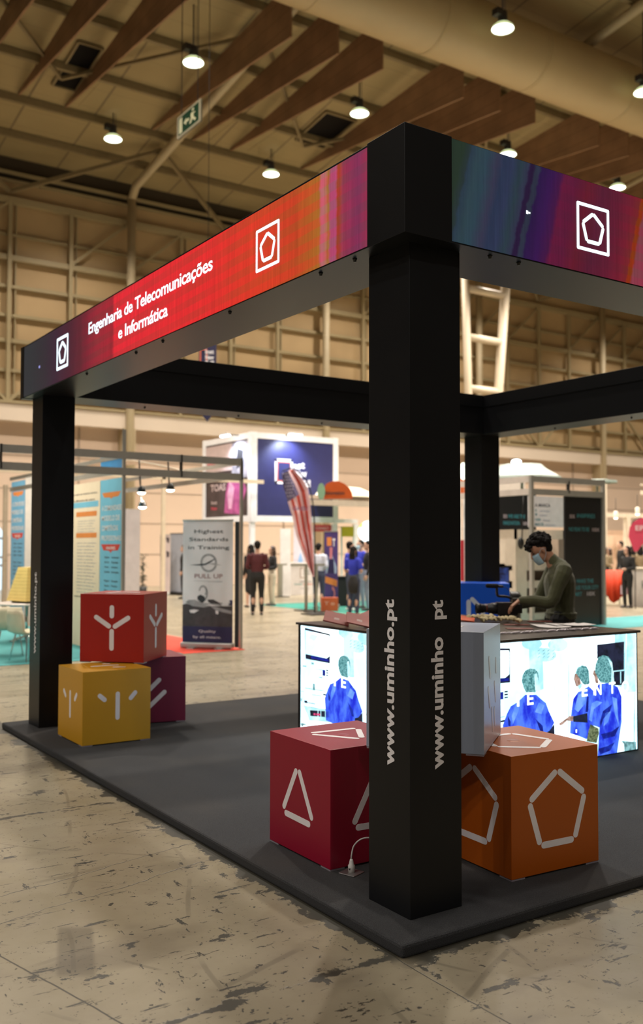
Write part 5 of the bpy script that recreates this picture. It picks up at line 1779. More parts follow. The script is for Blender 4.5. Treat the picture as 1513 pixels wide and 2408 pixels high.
q.build('pennant_mark', [mat('white sign lettering', (.82, .80, .84), .5), mat('coral sign line', (.70, .16, .10), .5)], pn)
q = MB(); q.tube([Z * tl.z, Z * (roofz(hp_.y) - hp_.z)], .008, 6); q.build('cord', M_darkmetal, pn)

# ---- white legs, barriers, desk, posters in the middle distance
q = MB()
p = gp(671, 1402)
q.box(-.17, .17, -.05, .05, 0, 2.2)
o = q.build('white_column', m_wf); o.location = p; o.rotation_euler = (0, 0, -.3); tag(o, 'plain white upright panel behind the white desk', 'panel')
m_dk = mat('white desk laminate', (.72, .68, .66), .4)
da, db = gp(664, 1399), gp(752, 1399)
dk_ = thing('reception_desk', 'white reception desk with small square emblem behind the barriers', 'desk', (da + db) / 2, math.atan2((db - da).y, (db - da).x))
LW = (db - da).length
q = MB(); q.box(-LW / 2, LW / 2, 0, .6, 0, 1.04); q.build('body', m_dk, dk_)
q = MB(); q.box(-LW / 2 - .03, LW / 2 + .03, -.04, .64, 1.04, 1.08); q.build('desk_top', m_dk, dk_)
q = MB()
ring_rect(q, (0, -.002, 0), X, Z, -.02, .20, .58, .90, .03, 0, .003)
put_text(q, 'Inst', (.10, -.006, .78), X, Z, width=.18, cap=.06, m=1, bold=.02)
put_text(q, 'New Ed', (.10, -.006, .68), X, Z, width=.20, cap=.06, m=1, bold=.02)
put_text(q, 'A INSTITUTO', (-.05, -.006, .42), X, Z, width=.40, cap=.05, m=1, bold=.02)
put_text(q, 'formação', (-.22, -.006, .34), X, Z, width=.28, cap=.05, m=2, bold=.02)
put_text(q, 'profissional', (.08, -.006, .34), X, Z, width=.45, cap=.05, m=3, bold=.02)
put_text(q, 'www.info.pt', (-.02, -.006, .20), X, Z, width=.3, cap=.04, m=1, bold=.0)
q.build('print', [mat('taupe print', (.45, .35, .30), .5), m_inkd, mat('teal print', (.08, .35, .33), .5), mat('red print', (.6, .12, .08), .5)], dk_)
rollup('roll_up_banner', 'pale lilac roll-up behind the white desk', gp(690, 1396), gp(718, 1396), 2.35, mat('pale lilac vinyl', (.58, .55, .62), .5),
       [(mat('sky blue print', (.25, .45, .75), .5), 'p', [(.35, .42), (.6, .6), (.8, .45), (.7, .25), (.3, .22)]), (mat('red print', (.6, .12, .08), .5), 'p', [(.1, .22), (.9, .26), (.9, .18), (.1, .16)])])
for pxa, pxb, pyb, lb in ((651, 667, 1404, 'low grey barrier post left of the white desk'), (716, 724, 1436, 'tall grey barrier post in front of the white desk'), (739, 748, 1440, 'grey barrier post beside the person in white')):
    p = gp((pxa + pxb) / 2, pyb)
    t = thing('barrier_post', lb, 'barrier post', p)
    zz = dp(720, 1326, (p - CAM).dot(F)).z
    w_ = (pxb - pxa) / 2230 * (p - CAM).dot(F) / 2 * .7
    q = MB(); q.box(-w_, w_, -.03, .03, .02, zz); q.build('post', mat('olive grey metal', (.33, .32, .26), .45, metal=.4), t)
    q = MB(); q.box(-.25, .25, -.18, .18, 0, .02); q.build('base_plate', M_darkmetal, t)
    q = MB(); q.box(-.45, .25, -.02, .02, zz - .05, zz); q.build('rail', mat('olive grey metal', (.33, .32, .26), .45, metal=.4), t)

# flag banner with stars and stripes
fl_ = thing('flag_banner', 'tall curved feather flag with stars and stripes hanging in front of the blue sign', 'flag', dp(742, 1440, 22.5) * 1)
fl_.location.z = 0
FD = (V(fl_.location) - CAM).dot(F)
def fpt(px, py, dd=0):
    p = dp(px, py, 22.3 + dd) - V(fl_.location)
    return p
m_fr = mat('faded red stripe', (.50, .075, .055), .7)
m_fw = mat('pinkish white stripe', (.72, .50, .53), .7)
m_fb = mat('dusky blue canton', (.13, .11, .22), .7)
m_fs = mat('pale star', (.50, .46, .52), .7)
Lft = [(663, 1112), (668, 1150), (677, 1180), (688, 1215), (697, 1260), (708, 1290), (722, 1325), (735, 1355)]
Rgt = [(690, 1103), (712, 1128), (724, 1150), (729, 1185), (733, 1225), (737, 1265), (739, 1310), (739, 1357)]
NS = 7
q = MB()
vs, fs, ms = [], [], []
nb = len(Lft)
for i in range(nb):
    for j in range(NS + 1):
        a, b = Lft[i], Rgt[i]
        t_ = j / NS
        vs.append(fpt(a[0] + (b[0] - a[0]) * t_, a[1] + (b[1] - a[1]) * t_, .10 * math.sin(t_ * 9 + i * .6)))
mats_f = [m_fr, m_fw, m_fb]
for i in range(nb - 1):
    for j in range(NS):
        m_ = 2 if (i < 2 and j < 4) else (1 if j % 2 == 0 else 0)
        if i >= 2 or j >= 4:
            m_ = 1 if j % 2 == 0 else 0
        q2 = [i * (NS + 1) + j, (i + 1) * (NS + 1) + j, (i + 1) * (NS + 1) + j + 1, i * (NS + 1) + j + 1]
        q.add([vs[k] for k in q2], [(0, 1, 2, 3)], m_)
cl_ = q.build('cloth', mats_f, fl_)
so = cl_.modifiers.new('s', 'SOLIDIFY'); so.thickness = .01
q = MB()
for i in range(8):
    for j in range(5):
        px = 667 + j * 6 + (i % 2) * 3 + i * 1.2
        py = 1114 + i * 7.5 - j * .5
        if px > 692: continue
        c = fpt(px, py, -.16)
        q.poly([c + rvec * (.020 if k % 2 == 0 else .009) * math.sin(k * PI / 5) + Z * (.020 if k % 2 == 0 else .009) * math.cos(k * PI / 5) for k in range(10)][::-1])
q.build('star_print', m_fs, fl_)
q = MB()
a_ = fpt(688, 1200, -.2)
put_text(q, 'USA EDU', a_, rvec, Z, width=.36, cap=.09, m=0, bold=.02)
q.build('lettering', m_fb, fl_)
q = MB()
q.tube([fpt(741, 1440), fpt(741, 1300), fpt(738, 1200), fpt(728, 1145), fpt(708, 1115), fpt(688, 1101), fpt(664, 1108)], .015, 8, sub=4)
q.build('pole', M_darkmetal, fl_)
q = MB(); q.box(-.25, .25, -.25, .25, 0, .03); q.build('base_plate', M_darkmetal, fl_)

# booth with orange dome sign
p = yp(730, 1180, 19)
bo = thing('stand_framework', 'beige stand rail carrying the orange dome sign beside the front pillar', 'stand framework', (p.x, 19, 0))
q = MB()
Lr = yp(900, 1180, 19).x - p.x
q.box(0, Lr, -.05, .05, yp(800, 1190, 19).z, yp(800, 1177, 19).z); q.box(0, Lr, .1, .2, yp(800, 1176, 19).z + .02, yp(800, 1166, 19).z)
q.build('rail', mat('beige rail', (.45, .36, .28), .5), bo)
q = MB(); q.box(Lr - .1, Lr, -.05, .05, 0, yp(800, 1190, 19).z); q.build('post', M_alu, bo)
q = MB(); q.lathe([(.9, 0), (.8, .15), (.5, .28), (0, .34)], 24, c=(1.7, .8, yp(800, 1166, 19).z)); q.build('canopy', mat('cream canopy', (.68, .60, .45), .7), bo)
D_ = 22.5
ds_ = thing('dome_sign', 'orange half dome sign with a mint green round end on the beige rail', 'sign', dp(790, 1172, D_))
q = MB()
o0 = V(ds_.location)
out = [(763, 1172), (762, 1150), (767, 1138), (780, 1132), (795, 1131), (810, 1137), (823, 1148), (829, 1160), (830, 1172)]
pts = [dp(x_, y_, D_) - o0 for x_, y_ in out]
q.plate(pts, V((F.x, F.y, 0)) * -1 if True else F, .45, 0)
q.build('dome_panel', mat('orange sign panel', (.55, .095, .012), .5), ds_)
q = MB()
put_text(q, 'Innovation', dp(765, 1163, D_ - .02) - o0, rvec, Z, width=.46, cap=.09, bold=.02)
q.build('lettering', m_blk, ds_)
q = MB()
el_ = [(756 + 9 * math.cos(a * PI / 10), 1155 + 19 * math.sin(a * PI / 10)) for a in range(20)]
q.plate([dp(x_, y_, D_ - .03) - o0 for x_, y_ in el_], V((F.x, F.y, 0)) * -1, .3, 0)
q.build('round_end', mat('mint green panel', (.25, .45, .30), .5), ds_)

# red and yellow header signs, glowing globe, purple roll-up with orange box
def flatsign(name, label, x0, y0, x1, y1, D, mt, cat='sign', text=None, tm=None, legs=True, th=.05):
    a, b = dp(x0, y1, D), dp(x1, y0, D)
    t = thing(name, label, cat, ((a.x + b.x) / 2, (a.y + b.y) / 2, 0 if legs else a.z), math.atan2(RV.y, RV.x))
    z0 = 0 if legs else a.z
    W_ = (b - a).dot(rvec)
    q = MB(); q.box(-W_ / 2, W_ / 2, 0, th, a.z - z0, b.z - z0); q.build('panel', mt, t)
    if legs:
        for s_ in (-1, 1):
            q = MB(); q.box(s_ * W_ / 2 - .03, s_ * W_ / 2 + .03, th, th + .06, 0, b.z); q.build('leg', m_wf, t)
    if text:
        q = MB(); put_text(q, text, (-W_ * .38, -.003, (a.z + b.z) / 2 - z0 - (b.z - a.z) * .22), X, Z, width=W_ * .76, cap=(b.z - a.z) * .4, bold=.01)
        q.build('lettering', tm or M_white, t)
    return t
flatsign('header_sign', 'red header sign with pale lettering right of the flag', 738, 1234, 779, 1250, 28.5, mat('red header board', (.50, .05, .05), .5), text='CONNECT', tm=mat('pinkish lettering', (.7, .45, .45), .5))
flatsign('header_sign', 'yellow header sign between the purple roll-up and the front pillar', 804, 1238, 832, 1262, 28.5, mat('yellow header board', (.62, .50, .02), .5))
gl_ = thing('globe_lamp', 'large glowing white and lime globe at the left edge of the front pillar', 'lamp', dp(868, 1250, 26))
q = MB(); q.ell((0, 0, 0), (.30, .30, .30), None, 24); q.build('globe', glow2('globe glow', (.55, .95, .05), (1.6, 1.8, 1.9), 1.1, 1.2, (1, 1, 1), .38, .48), gl_)
q = MB(); q.tube([(0, 0, -.3), (0, 0, -dp(868, 1250, 26).z)], .03, 8); q.build('stand', M_alu, gl_)
m_pu = mat('deep violet vinyl', (.06, .035, .16), .5, var=.3, scale=2)
rp = rollup('roll_up_banner', 'violet roll-up with orange band and standing figure, left of the blue shirts', gp(763, 1428), gp(795, 1430), 2.02, m_pu,
            [(mat('misty blue print', (.28, .36, .50), .5, var=.3, scale=3), 'p', [(.1, .5), (.5, .72), (.95, .5), (.9, .42), (.1, .42)]), (m_po, 'p', [(.2, .80), (.55, .80), (.55, .92), (.2, .92)], 2),
             (M_white, 't', 'T', .62, .80, .2, .10, 'L', .05), (mat('pink figure print', (.55, .18, .20), .5), 'p', [(.40, .62), (.58, .62), (.62, .78), (.40, .78)], 2),
             (m_nav, 'p', [(.25, .42), (.75, .42), (.7, .62), (.35, .62)], 2), (m_po, 'p', [(.05, .38), (.95, .33), (.95, .24), (.05, .29)], 4), (mat('pink figure print', (.55, .18, .20), .5), 'p', ring(.62, .14, .1, .2, .5, -1.5, 1.8, 12), 3)])
p = gp(775, 1437)
ob = thing('orange_box', 'orange box with pale symbols in front of the violet roll-up', 'box', p, -.5)
q = MB(); q.box(-.21, .21, -.12, .12, 0, .34); q.build('body', mat('orange cardboard', (.55, .11, .035), .5), ob)
q = MB()
put_text(q, 'T o', (-.14, -.122, .16), X, Z, width=.26, cap=.09, bold=.02); q.build('print', mat('pale orange print', (.7, .4, .3), .5), ob)
q = MB(); a_, b_ = gp(800, 1442), gp(880, 1430)
q.box(a_.x, a_.x + 5, a_.y - .2, a_.y + 4, 0, .006)
o = q.build('carpet', mat('green teal carpet', (.03, .22, .17), .9)); tag(o, 'green teal carpet under the people in blue shirts', 'carpet')
dkb = thing('display_table', 'black draped display table behind the people in blue shirts', 'table', gp(812, 1425), -.4)
q = MB(); q.box(-.35, .35, -.2, .3, 0, .78); q.build('drape', mat('black cloth', (.015, .015, .014), .8), dkb)
q = MB(); q.box(-.38, .38, -.23, .33, .78, .81); q.build('table_top', M_darkmetal, dkb)

# ---- people in the middle distance
CM = lambda n, c: mat(n, c, .8, var=.1, scale=10)
away, left_, right_, toward = math.radians(56.6), math.radians(146.6), math.radians(-33.4), math.radians(236.6)
MR = CM('maroon shirt', (.075, .010, .014)); BK = CM('black cloth garment', (.012, .011, .011)); RB = CM('royal blue shirt', (.022, .035, .42))
BG = CM('beige trousers', (.55, .47, .36)); NJ = CM('dark jeans', (.035, .045, .085)); WH = CM('white jacket', (.62, .65, .76)); TN = CM('tan coat', (.22, .16, .09)); GJ = CM('grey jeans', (.20, .23, .30))
def at_(px, py): return gp(px, py)
VX = .011
fold = dict(eL=(-.02, .24, 1.14), wL=(.17, .12, 1.10), eR=(-.02, -.24, 1.14), wR=(.17, -.12, 1.10))
person('man in maroon shirt and black trousers standing with his back to us', at_(605, 1446), away + .1, 1.74, MR, BK, HAIRD, SKIN2, sleeve='long', vox=VX, J=fold)
person('woman in black with bare shins half hidden behind the maroon shirt', at_(590, 1428), away + .5, 1.66, BK, BK, HAIRD, SKIN2, style='long', female=True, vox=VX, dress=True)
person('woman with long brown hair, black top and beige trousers facing left', at_(640, 1424), left_ + .4, 1.62, BK, BG, HAIRB, SKIN2, style='long', female=True, vox=VX, J=fold)
person('person in white jacket and dark trousers beside the flag', at_(750, 1432), away - .5, 1.70, WH, NJ, HAIRD, SKIN2, vox=VX, J=fold)
person('woman in blue shirt with long dark hair and black bag, nearest the front pillar', at_(832, 1448), away - .6, 1.62, RB, NJ, HAIRD, SKIN2, style='long', female=True, sleeve='short', vox=VX, bag=BK, shoes=mat('brown shoe', (.12, .06, .03), .6), J=fold)
person('man in blue shirt seen past the woman with the black bag, facing right', at_(824, 1436), right_ + .3, 1.74, RB, NJ, HAIRD, SKIN2, sleeve='short', vox=VX, shoes=mat('white sneaker', (.7, .7, .68), .6))
person('man in blue shirt wearing a mask, facing left at the back of the group', at_(848, 1430), left_ + .6, 1.78, RB, GJ, HAIRD, SKIN2, sleeve='short', vox=VX, mask=True, J=fold)
person('person in black top and grey jeans cut by the front pillar', at_(866, 1436), left_, 1.76, BK, GJ, HAIRD, SKIN2, vox=VX)
person('dark clothed person behind the white Training banner', at_(432, 1408), left_, 1.66, BK, BK, HAIRD, SKIN2, vox=VX)

# ============================================================ STAND ON THE RIGHT WITH BLACK PANELS
SX, SY = 11.48, 10.2
sb = thing('stand_framework', 'aluminium shell stand with double rails behind the man at the counter', 'stand framework', (SX, SY, 0))
SXR = 13.59 - SX
q = MB()
for z in (2.95, 2.70):
    q.box(0, SXR, -.03, .03, z - .06, z + .06)
q.build('front_rail', M_alu, sb)
q = MB()
for z in (2.95, 2.70):
    q.box(-.03, .03, 0, 4, z - .06, z + .06)
q.build('side_rail', mat('pale rail', (.62, .56, .52), .45), sb)
for x_, y_ in ((0, 0), (SXR, 0), (0, 4), (SXR, 4)):
    q = MB(); q.box(x_ - .035, x_ + .035, y_ - .035, y_ + .035, 0, 3.02); q.build('post', M_alu, sb)
q = MB(); q.box(SXR * .5 - .02, SXR * .5 + .02, -.03, .03, 2.7, 2.95); q.build('strut', M_darkmetal, sb)
m_bp = mat('black stand panel', (.012, .012, .013), .3)
m_tl = mat('teal lettering', (.035, .20, .24), .5)
m_pk = mat('pale lettering', (.45, .38, .42), .5)
def textpanel(name, label, a, b, z0, z1, mt, rows, cat='wall panel'):
    a, b = V(a), V(b)
    d = b - a; W_ = d.length
    t = thing(name, label, cat, ((a + b) / 2).xy.to_3d(), math.atan2(d.y, d.x))
    q = MB(); q.box(-W_ / 2, W_ / 2, 0, .04, z0, z1); q.build('board', mt, t)
    q = MB(); ms_ = []
    for m_, s_, u, v, w_, cap in rows:
        if m_ not in ms_: ms_.append(m_)
        put_text(q, s_, (-W_ / 2 + u * W_, -.002, z0 + v * (z1 - z0)), X, Z, width=w_ * W_, cap=cap, m=ms_.index(m_), bold=.02)
    if ms_: q.build('lettering', ms_, t)
    return t
pa, pb_ = yp(1330, 1300, SY + .02), yp(1416, 1300, SY + .02)
textpanel('wall_panel', 'tall black panel with teal and white slogans behind the man', pa, pb_, .0, 2.64, m_bp,
          [(m_pk, '3DS', .12, .835, .14, .07), (m_tl, 'INSPIRES', .32, .84, .5, .08), (m_tl, 'NO FEAR TO BE', .10, .735, .55, .08), (m_pk, '10X', .74, .735, .2, .07),
           (m_pk, 'WE', .10, .335, .14, .07), (m_tl, 'MAKE THE', .30, .335, .46, .08), (m_tl, 'CLOUD YOUR CITY', .10, .285, .8, .08), (m_tl, 'SMART', .10, .235, .34, .08), (m_pk, '10X', .58, .235, .22, .08)])
# back wall (left dark panel, teal lower part)
bl0, bl1 = yp(1150, 1300, SY + 3.2), yp(1262, 1300, SY + 3.2)
zsp = yp(1210, 1305, SY + 3.2).z
textpanel('wall_panel', 'black panel with teal and white slogans at the left of the shelves', bl0, bl1, zsp, 2.9, m_bp,
          [(m_pk, '3DS', .30, .60, .08, .08), (m_tl, 'WE ARE THE', .40, .60, .36, .09), (m_tl, 'INNOVATION', .30, .49, .34, .09), (m_pk, '10X', .72, .49, .1, .08)])
textpanel('wall_panel', 'teal lower wall panel behind the small monitor', bl0, bl1, 0, zsp - .005, mat('teal wall panel', (.035, .19, .17), .5), [(m_pk, 'ENS', .78, .42, .08, .08)])
# white text poster
w0_, w1_ = yp(1246, 1300, SY + 1.6), yp(1328, 1300, SY + 1.6)
zt3, zb3 = yp(1300, 1168, SY + 1.6).z, yp(1300, 1240, SY + 1.6).z
textpanel('wall_poster', 'white text poster with green marks above the shelves', w0_, w1_, zb3, zt3, mat('white poster', (.60, .57, .58), .5),
          [(m_inkd, 'A MARCA', .16, .66, .44, .07), (m_tl, '5', .16, .50, .05, .05), (m_ink, 'anos de projetos', .3, .50, .28, .04), (m_tl, '9', .16, .36, .06, .06), (m_ink, 'países', .3, .36, .2, .04),
           (m_tl, '1500', .16, .2, .16, .06), (m_ink, 'clientes', .38, .2, .2, .04), (m_tl, 'MAIS DE', .16, .05, .24, .06), (m_ink, 'novos projetos', .44, .05, .3, .04)])
# white shelving, rounded stepped blocks
def shelf(label, px0, px1, pytop, pybot, y, open_, D=.5):
    a, b = yp(px0, pybot, y), yp(px1, pybot, y)
    t = thing('shelf_unit', label, 'shelf', ((a.x + b.x) / 2, y, 0))
    W_ = b.x - a.x
    ztop = yp(px0, pytop, y).z
    fr = mat('cream white shelf', (.66, .58, .48), .45)
    q = MB()
    q.box(-W_ / 2, -W_ / 2 + .05, 0, D, 0, ztop); q.box(W_ / 2 - .05, W_ / 2, 0, D, 0, ztop); q.build('carcass', fr, t)
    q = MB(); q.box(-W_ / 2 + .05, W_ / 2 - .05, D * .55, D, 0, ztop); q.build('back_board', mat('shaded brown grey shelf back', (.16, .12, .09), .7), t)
    n_ = open_
    zs = [yp(px0, yy, y).z for yy in (1326, 1342, 1367, 1384, 1407, 1422, 1445, 1460)]
    for i in range(0, 8, 2):
        q = MB(); q.box(-W_ / 2, W_ / 2, 0, D, max(zs[i + 1], .02) if i < 8 else 0, zs[i] if i else ztop * 0 + zs[0]); q.build('shelf', fr, t)
    q = MB(); q.box(-W_ / 2, W_ / 2, 0, .04, zs[0], ztop); q.build('front_board', fr, t)
    return t
shelf('cream stepped shelf unit behind the man in the green sweater', 1214, 1330, 1245, 1465, SY + .9, 4)
q = MB(); p0_, p1_ = yp(1315, 1400, SY + .5), yp(1333, 1400, SY + .5)
q.box(p0_.x, p1_.x, SY + .5, SY + .8, 0, yp(1320, 1268, SY + .5).z)
o = q.build('cabinet', mat('pale wood side panel', (.52, .40, .31), .5)); tag(o, 'pale wood narrow cabinet just left of the black panel', 'cabinet')
q = MB(); p0_, p1_ = yp(1214, 1400, SY + .6), yp(1240, 1400, SY + .6)
q.box(p0_.x, p1_.x, SY + .6, SY + .9, yp(1220, 1330, SY + .6).z, yp(1220, 1268, SY + .6).z); q.box(p0_.x, p1_.x, SY + .6, SY + .7, 0, yp(1220, 1330, SY + .6).z)
o = q.build('cabinet', mat('cream white shelf', (.66, .58, .48), .45)); tag(o, 'cream narrow upright cabinet left of the man\'s head', 'cabinet')
# dark lamp arm hanging at left of shelves
q = MB(); pz = dp(1228, 1275, 18.5)
q.tube([(0, 0, 0), (.02, 0, .4), (.05, 0, .9)], .012, 6, sub=2)
q.ell((-.03, 0, -.02), (.07, .06, .12), None, 12)
o = q.build('hanging_spot', M_darkmetal); o.location = pz; tag(o, 'black spot lamp on a thin arm left of the man\'s hair', 'spot lamp')
# monitor
mo_ = thing('monitor', 'small dark monitor with blue picture beside the teal panel', 'monitor', dp(1186, 1400, 15.5))
mo_.location.z = 0
mo_.rotation_euler = (0, 0, math.atan2(RV.y, RV.x))
zc0, zc1 = dp(1186, 1370, 15.5).z, dp(1186, 1333, 15.5).z
q = MB(); q.box(-.12, .09, 0, .03, zc0, zc1); q.build('housing', M_darkmetal, mo_)
q = MB(); q.box(-.11, .08, -.002, 0, zc0 + .015, zc1 - .015); q.build('screen', glow2('blue picture', (.004, .006, .03), (.02, .04, .16), 8), mo_)
q = MB(); q.tube([(0, .02, 0), (0, .02, zc0)], .02, 8); q.box(-.12, .12, -.1, .12, 0, .02); q.build('stand', M_alu, mo_)
bx_ = thing('waste_bin', 'black rounded bin behind the blue cube', 'bin', dp(1200, 1430, 13.5))
bx_.location.z = 0
q = MB(); q.lathe([(0, 0), (.14, 0), (.16, dp(1200, 1392, 13.5).z - .05), (.13, dp(1200, 1392, 13.5).z), (0, dp(1200, 1390, 13.5).z)], 20); q.build('body', M_darkmetal, bx_)
# teal carpet strip at right
q = MB(); q.box(11.4, 24, 9.5, 11.5, 0, .006)
o = q.build('carpet', m_teal); tag(o, 'teal carpet strip of the black panelled stand at the right', 'carpet')

# white umbrella canopies and flood behind
def canopy(px, py, D, r, h, label):
    p = dp(px, py, D)
    t = thing('canopy', label, 'canopy', (p.x, p.y, 0))
    q = MB(); q.lathe([(r, p.z - h), (r * .98, p.z - h + .06), (r * .62, p.z - h * .30), (r * .50, p.z), (0, p.z + .02)], 10, smooth=False)
    q.build('cloth', mat('greenish white canopy', (.34, .40, .36), .6), t)
    q = MB(); q.tube([(0, 0, 0), (0, 0, p.z)], .04, 8); q.build('pole', M_alu, t)
canopy(1228, 1093, 24, 1.02, .38, 'pale greenish white flat topped canopy above the black panelled stand')
canopy(1405, 1128, 26, .55, .09, 'low cream canopy beyond the right end of the stand rails')
p = dp(1215, 1087, 23.2)
t = thing('sign_floodlight', 'glaring floodlight above the greenish canopy', 'floodlight', p)
q = MB(); q.ell((0, 0, 0), (.12, .12, .07), None, 14); q.build('lamp_glass', glow('floodlight glass', (.9, .95, 1.0), 30), t)
q = MB(); q.tube([(0, 0, .02), (.1, .3, .1)], .02, 6); q.build('arm', M_darkmetal, t)
ba, bb_ = dp(1150, 1160, 25.5), dp(1284, 1090, 25.5)
q = MB()
q.box(-.8, .75, 0, .1, yp(1200, 1200, ba.y).z * 0 + 2.6, bb_.z)
o = q.build('header_board', mat('peach white header board', (.72, .62, .55), .5)); o.location = ((ba.x + bb_.x) / 2, ba.y, 0); tag(o, 'plain peach white header board behind the greenish canopy', 'header board')
# things seen in the slit between the front pillar and the far pillar
q = MB(); p = dp(1090, 1108, 24)
q.ell((0, 0, 0), (.10, .10, .22), None, 14)
o = q.build('globe_lamp', glow('white green lamp', (1.0, 1.1, .9), 2.5)); o.location = p; tag(o, 'small glowing lamp seen in the slit beside the front pillar', 'lamp')
flatsign('header_sign', 'orange sign strip seen in the slit beside the front pillar', 1083, 1122, 1093, 1164, 24.5, mat('orange red strip', (.6, .12, .03), .5))
flatsign('header_sign', 'glowing red strip seen low in the slit beside the front pillar', 1083, 1270, 1092, 1366, 24, glow('red light strip', (.35, .015, .02), 1))

# ============================================================ FAR RIGHT
textpanel('partition_panel', 'warm peach partition wall at the far right', yp(1405, 1300, 21), yp(1468, 1300, 21), 0, yp(1440, 1247, 21).z, mat('peach partition', (.72, .50, .36), .6), [], cat='partition')
q = MB(); a_, b_ = yp(1400, 1222, 20.5), yp(1600, 1222, 20.5)
q.box(a_.x, b_.x, 20.45, 20.55, yp(1440, 1216, 20.5).z, yp(1440, 1206, 20.5).z)
q.box(a_.x, b_.x, 18.45, 18.50, yp(1440, 1160, 18.5).z, yp(1440, 1150, 18.5).z)
q.box(a_.x, b_.x, 18.45, 18.50, yp(1440, 1138, 18.5).z, yp(1440, 1134, 18.5).z)
x_c = yp(1476, 1300, 20.5).x
q.box(x_c - .09, x_c + .09, 20.4, 20.6, 0, yp(1440, 1206, 20.5).z)
x_d = yp(1422, 1300, 18.5).x
q.box(x_d - .04, x_d + .04, 18.4, 18.5, 0, yp(1440, 1134, 18.5).z)
o = q.build('stand_framework', mat('cream stand rail', (.70, .60, .47), .5)); tag(o, 'cream rails and column of the stands at the far right', 'stand framework')
for px, py, lb in ((1449, 1218, 'small cylinder pendant lamp left of the pink flag'), (1500, 1209, 'small cylinder pendant lamp above the pink flag')):
    p = dp(px, py, 24)
    t = thing('pendant_lamp', lb, 'pendant lamp', p)
    q = MB(); q.lathe([(.055, 0), (.055, .16), (.02, .18)], 14); q.build('housing', mat('cream lamp body', (.7, .62, .5), .4, emit=(1, .8, .55), est=.5), t)
    q = MB(); q.ell((0, 0, 0), (.05, .05, .03), None, 12); q.build('bulb', glow('warm bulb', (1, .88, .7), 6), t)
    q = MB(); q.tube([(0, 0, .18), (0, 0, .5)], .006, 6); q.build('cord', M_darkmetal, t)
D_ = 25
pf = thing('feather_flag', 'pink feather flag with pale lettering at the right edge', 'flag', dp(1493, 1430, D_))
pf.location.z = 0
o0 = V(pf.location)
out = [(1493, 1297), (1484, 1275), (1479, 1262), (1482, 1240), (1491, 1227), (1505, 1219), (1525, 1216), (1545, 1222), (1548, 1245), (1530, 1270), (1510, 1282), (1499, 1297)]
q = MB(); q.plate([dp(x_, y_, D_) - o0 for x_, y_ in out][::-1], V((F.x, F.y, 0)) * -1, .02); q.build('cloth', mat('hot pink cloth', (.72, .06, .12), .6), pf)
q = MB(); put_text(q, 'EPB', dp(1495, 1247, D_ - .03) - o0, rvec, Z, width=.38, cap=.13, bold=.03); q.build('lettering', mat('pale pink print', (.8, .5, .52), .5), pf)
q = MB(); q.tube([dp(1495, 1440, D_ + .02) - o0, dp(1493, 1297, D_ + .02) - o0, dp(1480, 1262, D_ + .02) - o0, dp(1490, 1226, D_ + .02) - o0, dp(1510, 1217, D_ + .02) - o0], .012, 6, sub=4); q.build('pole', M_darkmetal, pf)
# table with orange-red cloth
ta, tb_ = gp(1412, 1423), gp(1476, 1423)
tt = thing('draped_table', 'table with pointed orange red cloth at the right', 'table', (ta + tb_) / 2, math.atan2((tb_ - ta).y, (tb_ - ta).x))
W_ = (tb_ - ta).length
DT = (V(tt.location) - CAM).dot(F)
ztp = dp(1440, 1342, DT).z
q = MB(); q.box(-W_ / 2, W_ / 2, 0, .6, ztp - .03, ztp); q.build('tabletop', M_whitep, tt)
for sx in (-.48, .48):
    for sy in (.05, .55):
        q = MB(); q.tube([(sx * W_, sy, 0), (sx * W_, sy, ztp - .03)], .02, 8); q.build('leg', M_alu, tt)
q = MB()
cl = [(-.50, ztp + .004), (.52, ztp + .004), (.60, ztp * .72), (.57, ztp * .32), (.40, ztp * .25), (.18, .12), (-.05, .05), (-.2, .22), (-.35, ztp * .36), (-.52, ztp * .35)]
vs = []
n_ = 26
top, bot = [], []
def lowz(u):
    P_ = [(-.52, .35 * ztp), (-.3, .33 * ztp), (-.12, .10), (0, .05), (.12, .12), (.3, .26 * ztp), (.45, .28 * ztp), (.60, .40 * ztp)]
    for (a, b), (c, d) in zip(P_, P_[1:]):
        if a <= u <= c: return b + (d - b) * (u - a) / (c - a)
    return .3
for i in range(n_ + 1):
    u = -.52 + 1.12 * i / n_
    top.append((u * W_ * .96, -.01, ztp + .003)); bot.append((u * W_, -.04 - .03 * math.sin(i * 1.3), lowz(u)))
back = [(x, .62, ztp + .003) for x, _, _ in top]
q.add(top + bot + back, [(i, i + n_ + 1, i + n_ + 2, i + 1) for i in range(n_)] + [(i + 2 * n_ + 2, i, i + 1, i + 2 * n_ + 3) for i in range(n_)], 0, True)
c_o = q.build('tablecloth', mat('orange red cloth', (.60, .045, .008), .7, var=.1, scale=3), None)
c_o.location = tt.location; c_o.rotation_euler = tt.rotation_euler
so = c_o.modifiers.new('s', 'SOLIDIFY'); so.thickness = .006
tag(c_o, 'orange red tablecloth hanging in a point over the right table', 'tablecloth')
q = MB()
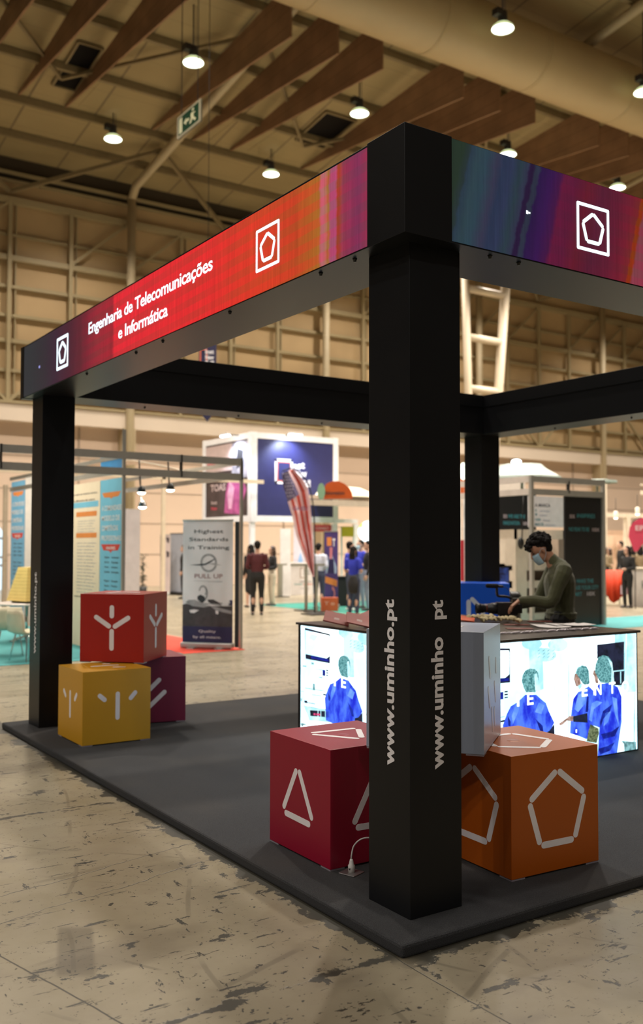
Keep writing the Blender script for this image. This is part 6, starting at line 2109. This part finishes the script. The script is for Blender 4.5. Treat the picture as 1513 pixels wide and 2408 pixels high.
q.add([(.22 * W_, -.085, .30), (.46 * W_, -.085, .30), (.46 * W_, -.085, .56), (.22 * W_, -.085, .56)], [(0, 1, 2, 3)])
q.add([(-.5 * W_, -.085, .42), (-.44 * W_, -.085, .42), (-.44 * W_, -.085, .66), (-.5 * W_, -.085, .66)], [(0, 1, 2, 3)])
q.build('print', mat('pale lilac print', (.62, .5, .56), .5), c_o)
# white counter with lettering
wa, wb = gp(1485, 1426), gp(1560, 1428)
wc = thing('white_counter', 'white counter with dark letters cut by the right edge', 'counter', (wa + wb) / 2, math.atan2((wb - wa).y, (wb - wa).x))
W_ = (wb - wa).length
q = MB(); q.box(-W_ / 2, W_ / 2, 0, .7, 0, 1.02); q.build('body', mat('white counter front', (.62, .57, .53), .5), wc)
q = MB(); q.box(-W_ / 2 - .02, W_ / 2 + .02, -.03, .72, 1.02, 1.06); q.build('counter_top', mat('cream counter top', (.62, .54, .42), .4), wc)
q = MB(); put_text(q, 'H', (-W_ / 2 + .29, -.003, .50), X, Z, width=.16, cap=.22, bold=-.01); q.build('lettering', m_inkd, wc)
# people at the far right
person('woman in black dress standing before the table with the orange red cloth', gp(1477, 1429), left_ + .5, 1.64, BK, BK, HAIRD, SKIN2, style='longish', female=True, vox=VX, J=fold)
person('person in tan coat leaning behind the orange red table', gp(1425, 1402), right_, 1.62, TN, BK, HAIRB, SKIN2, style='long', female=True, vox=VX, J=fold)
person('person with fair scarf behind the tan coat at the far right', gp(1434, 1397), left_, 1.58, TN, BK, HAIRB, SKIN2, style='longish', female=True, vox=VX)
person('tall man in black jacket before the peach partition', gp(1461, 1398), left_, 1.82, BK, BK, HAIRD, SKIN2, vox=VX)
person('long haired woman under the pink flag, nearest the counter', gp(1489, 1396), away + .3, 1.66, TN, BK, HAIRD, SKIN2, style='long', female=True, vox=VX)
person('woman with long dark hair and tan top behind the white counter', gp(1508, 1403), away - .2, 1.66, TN, BK, HAIRD, SKIN2, style='long', female=True, vox=VX)
person('person in blue cut off by the right edge of the picture', gp(1521, 1396), away, 1.74, RB, NJ, HAIRD, SKIN2, sleeve='short', vox=VX)
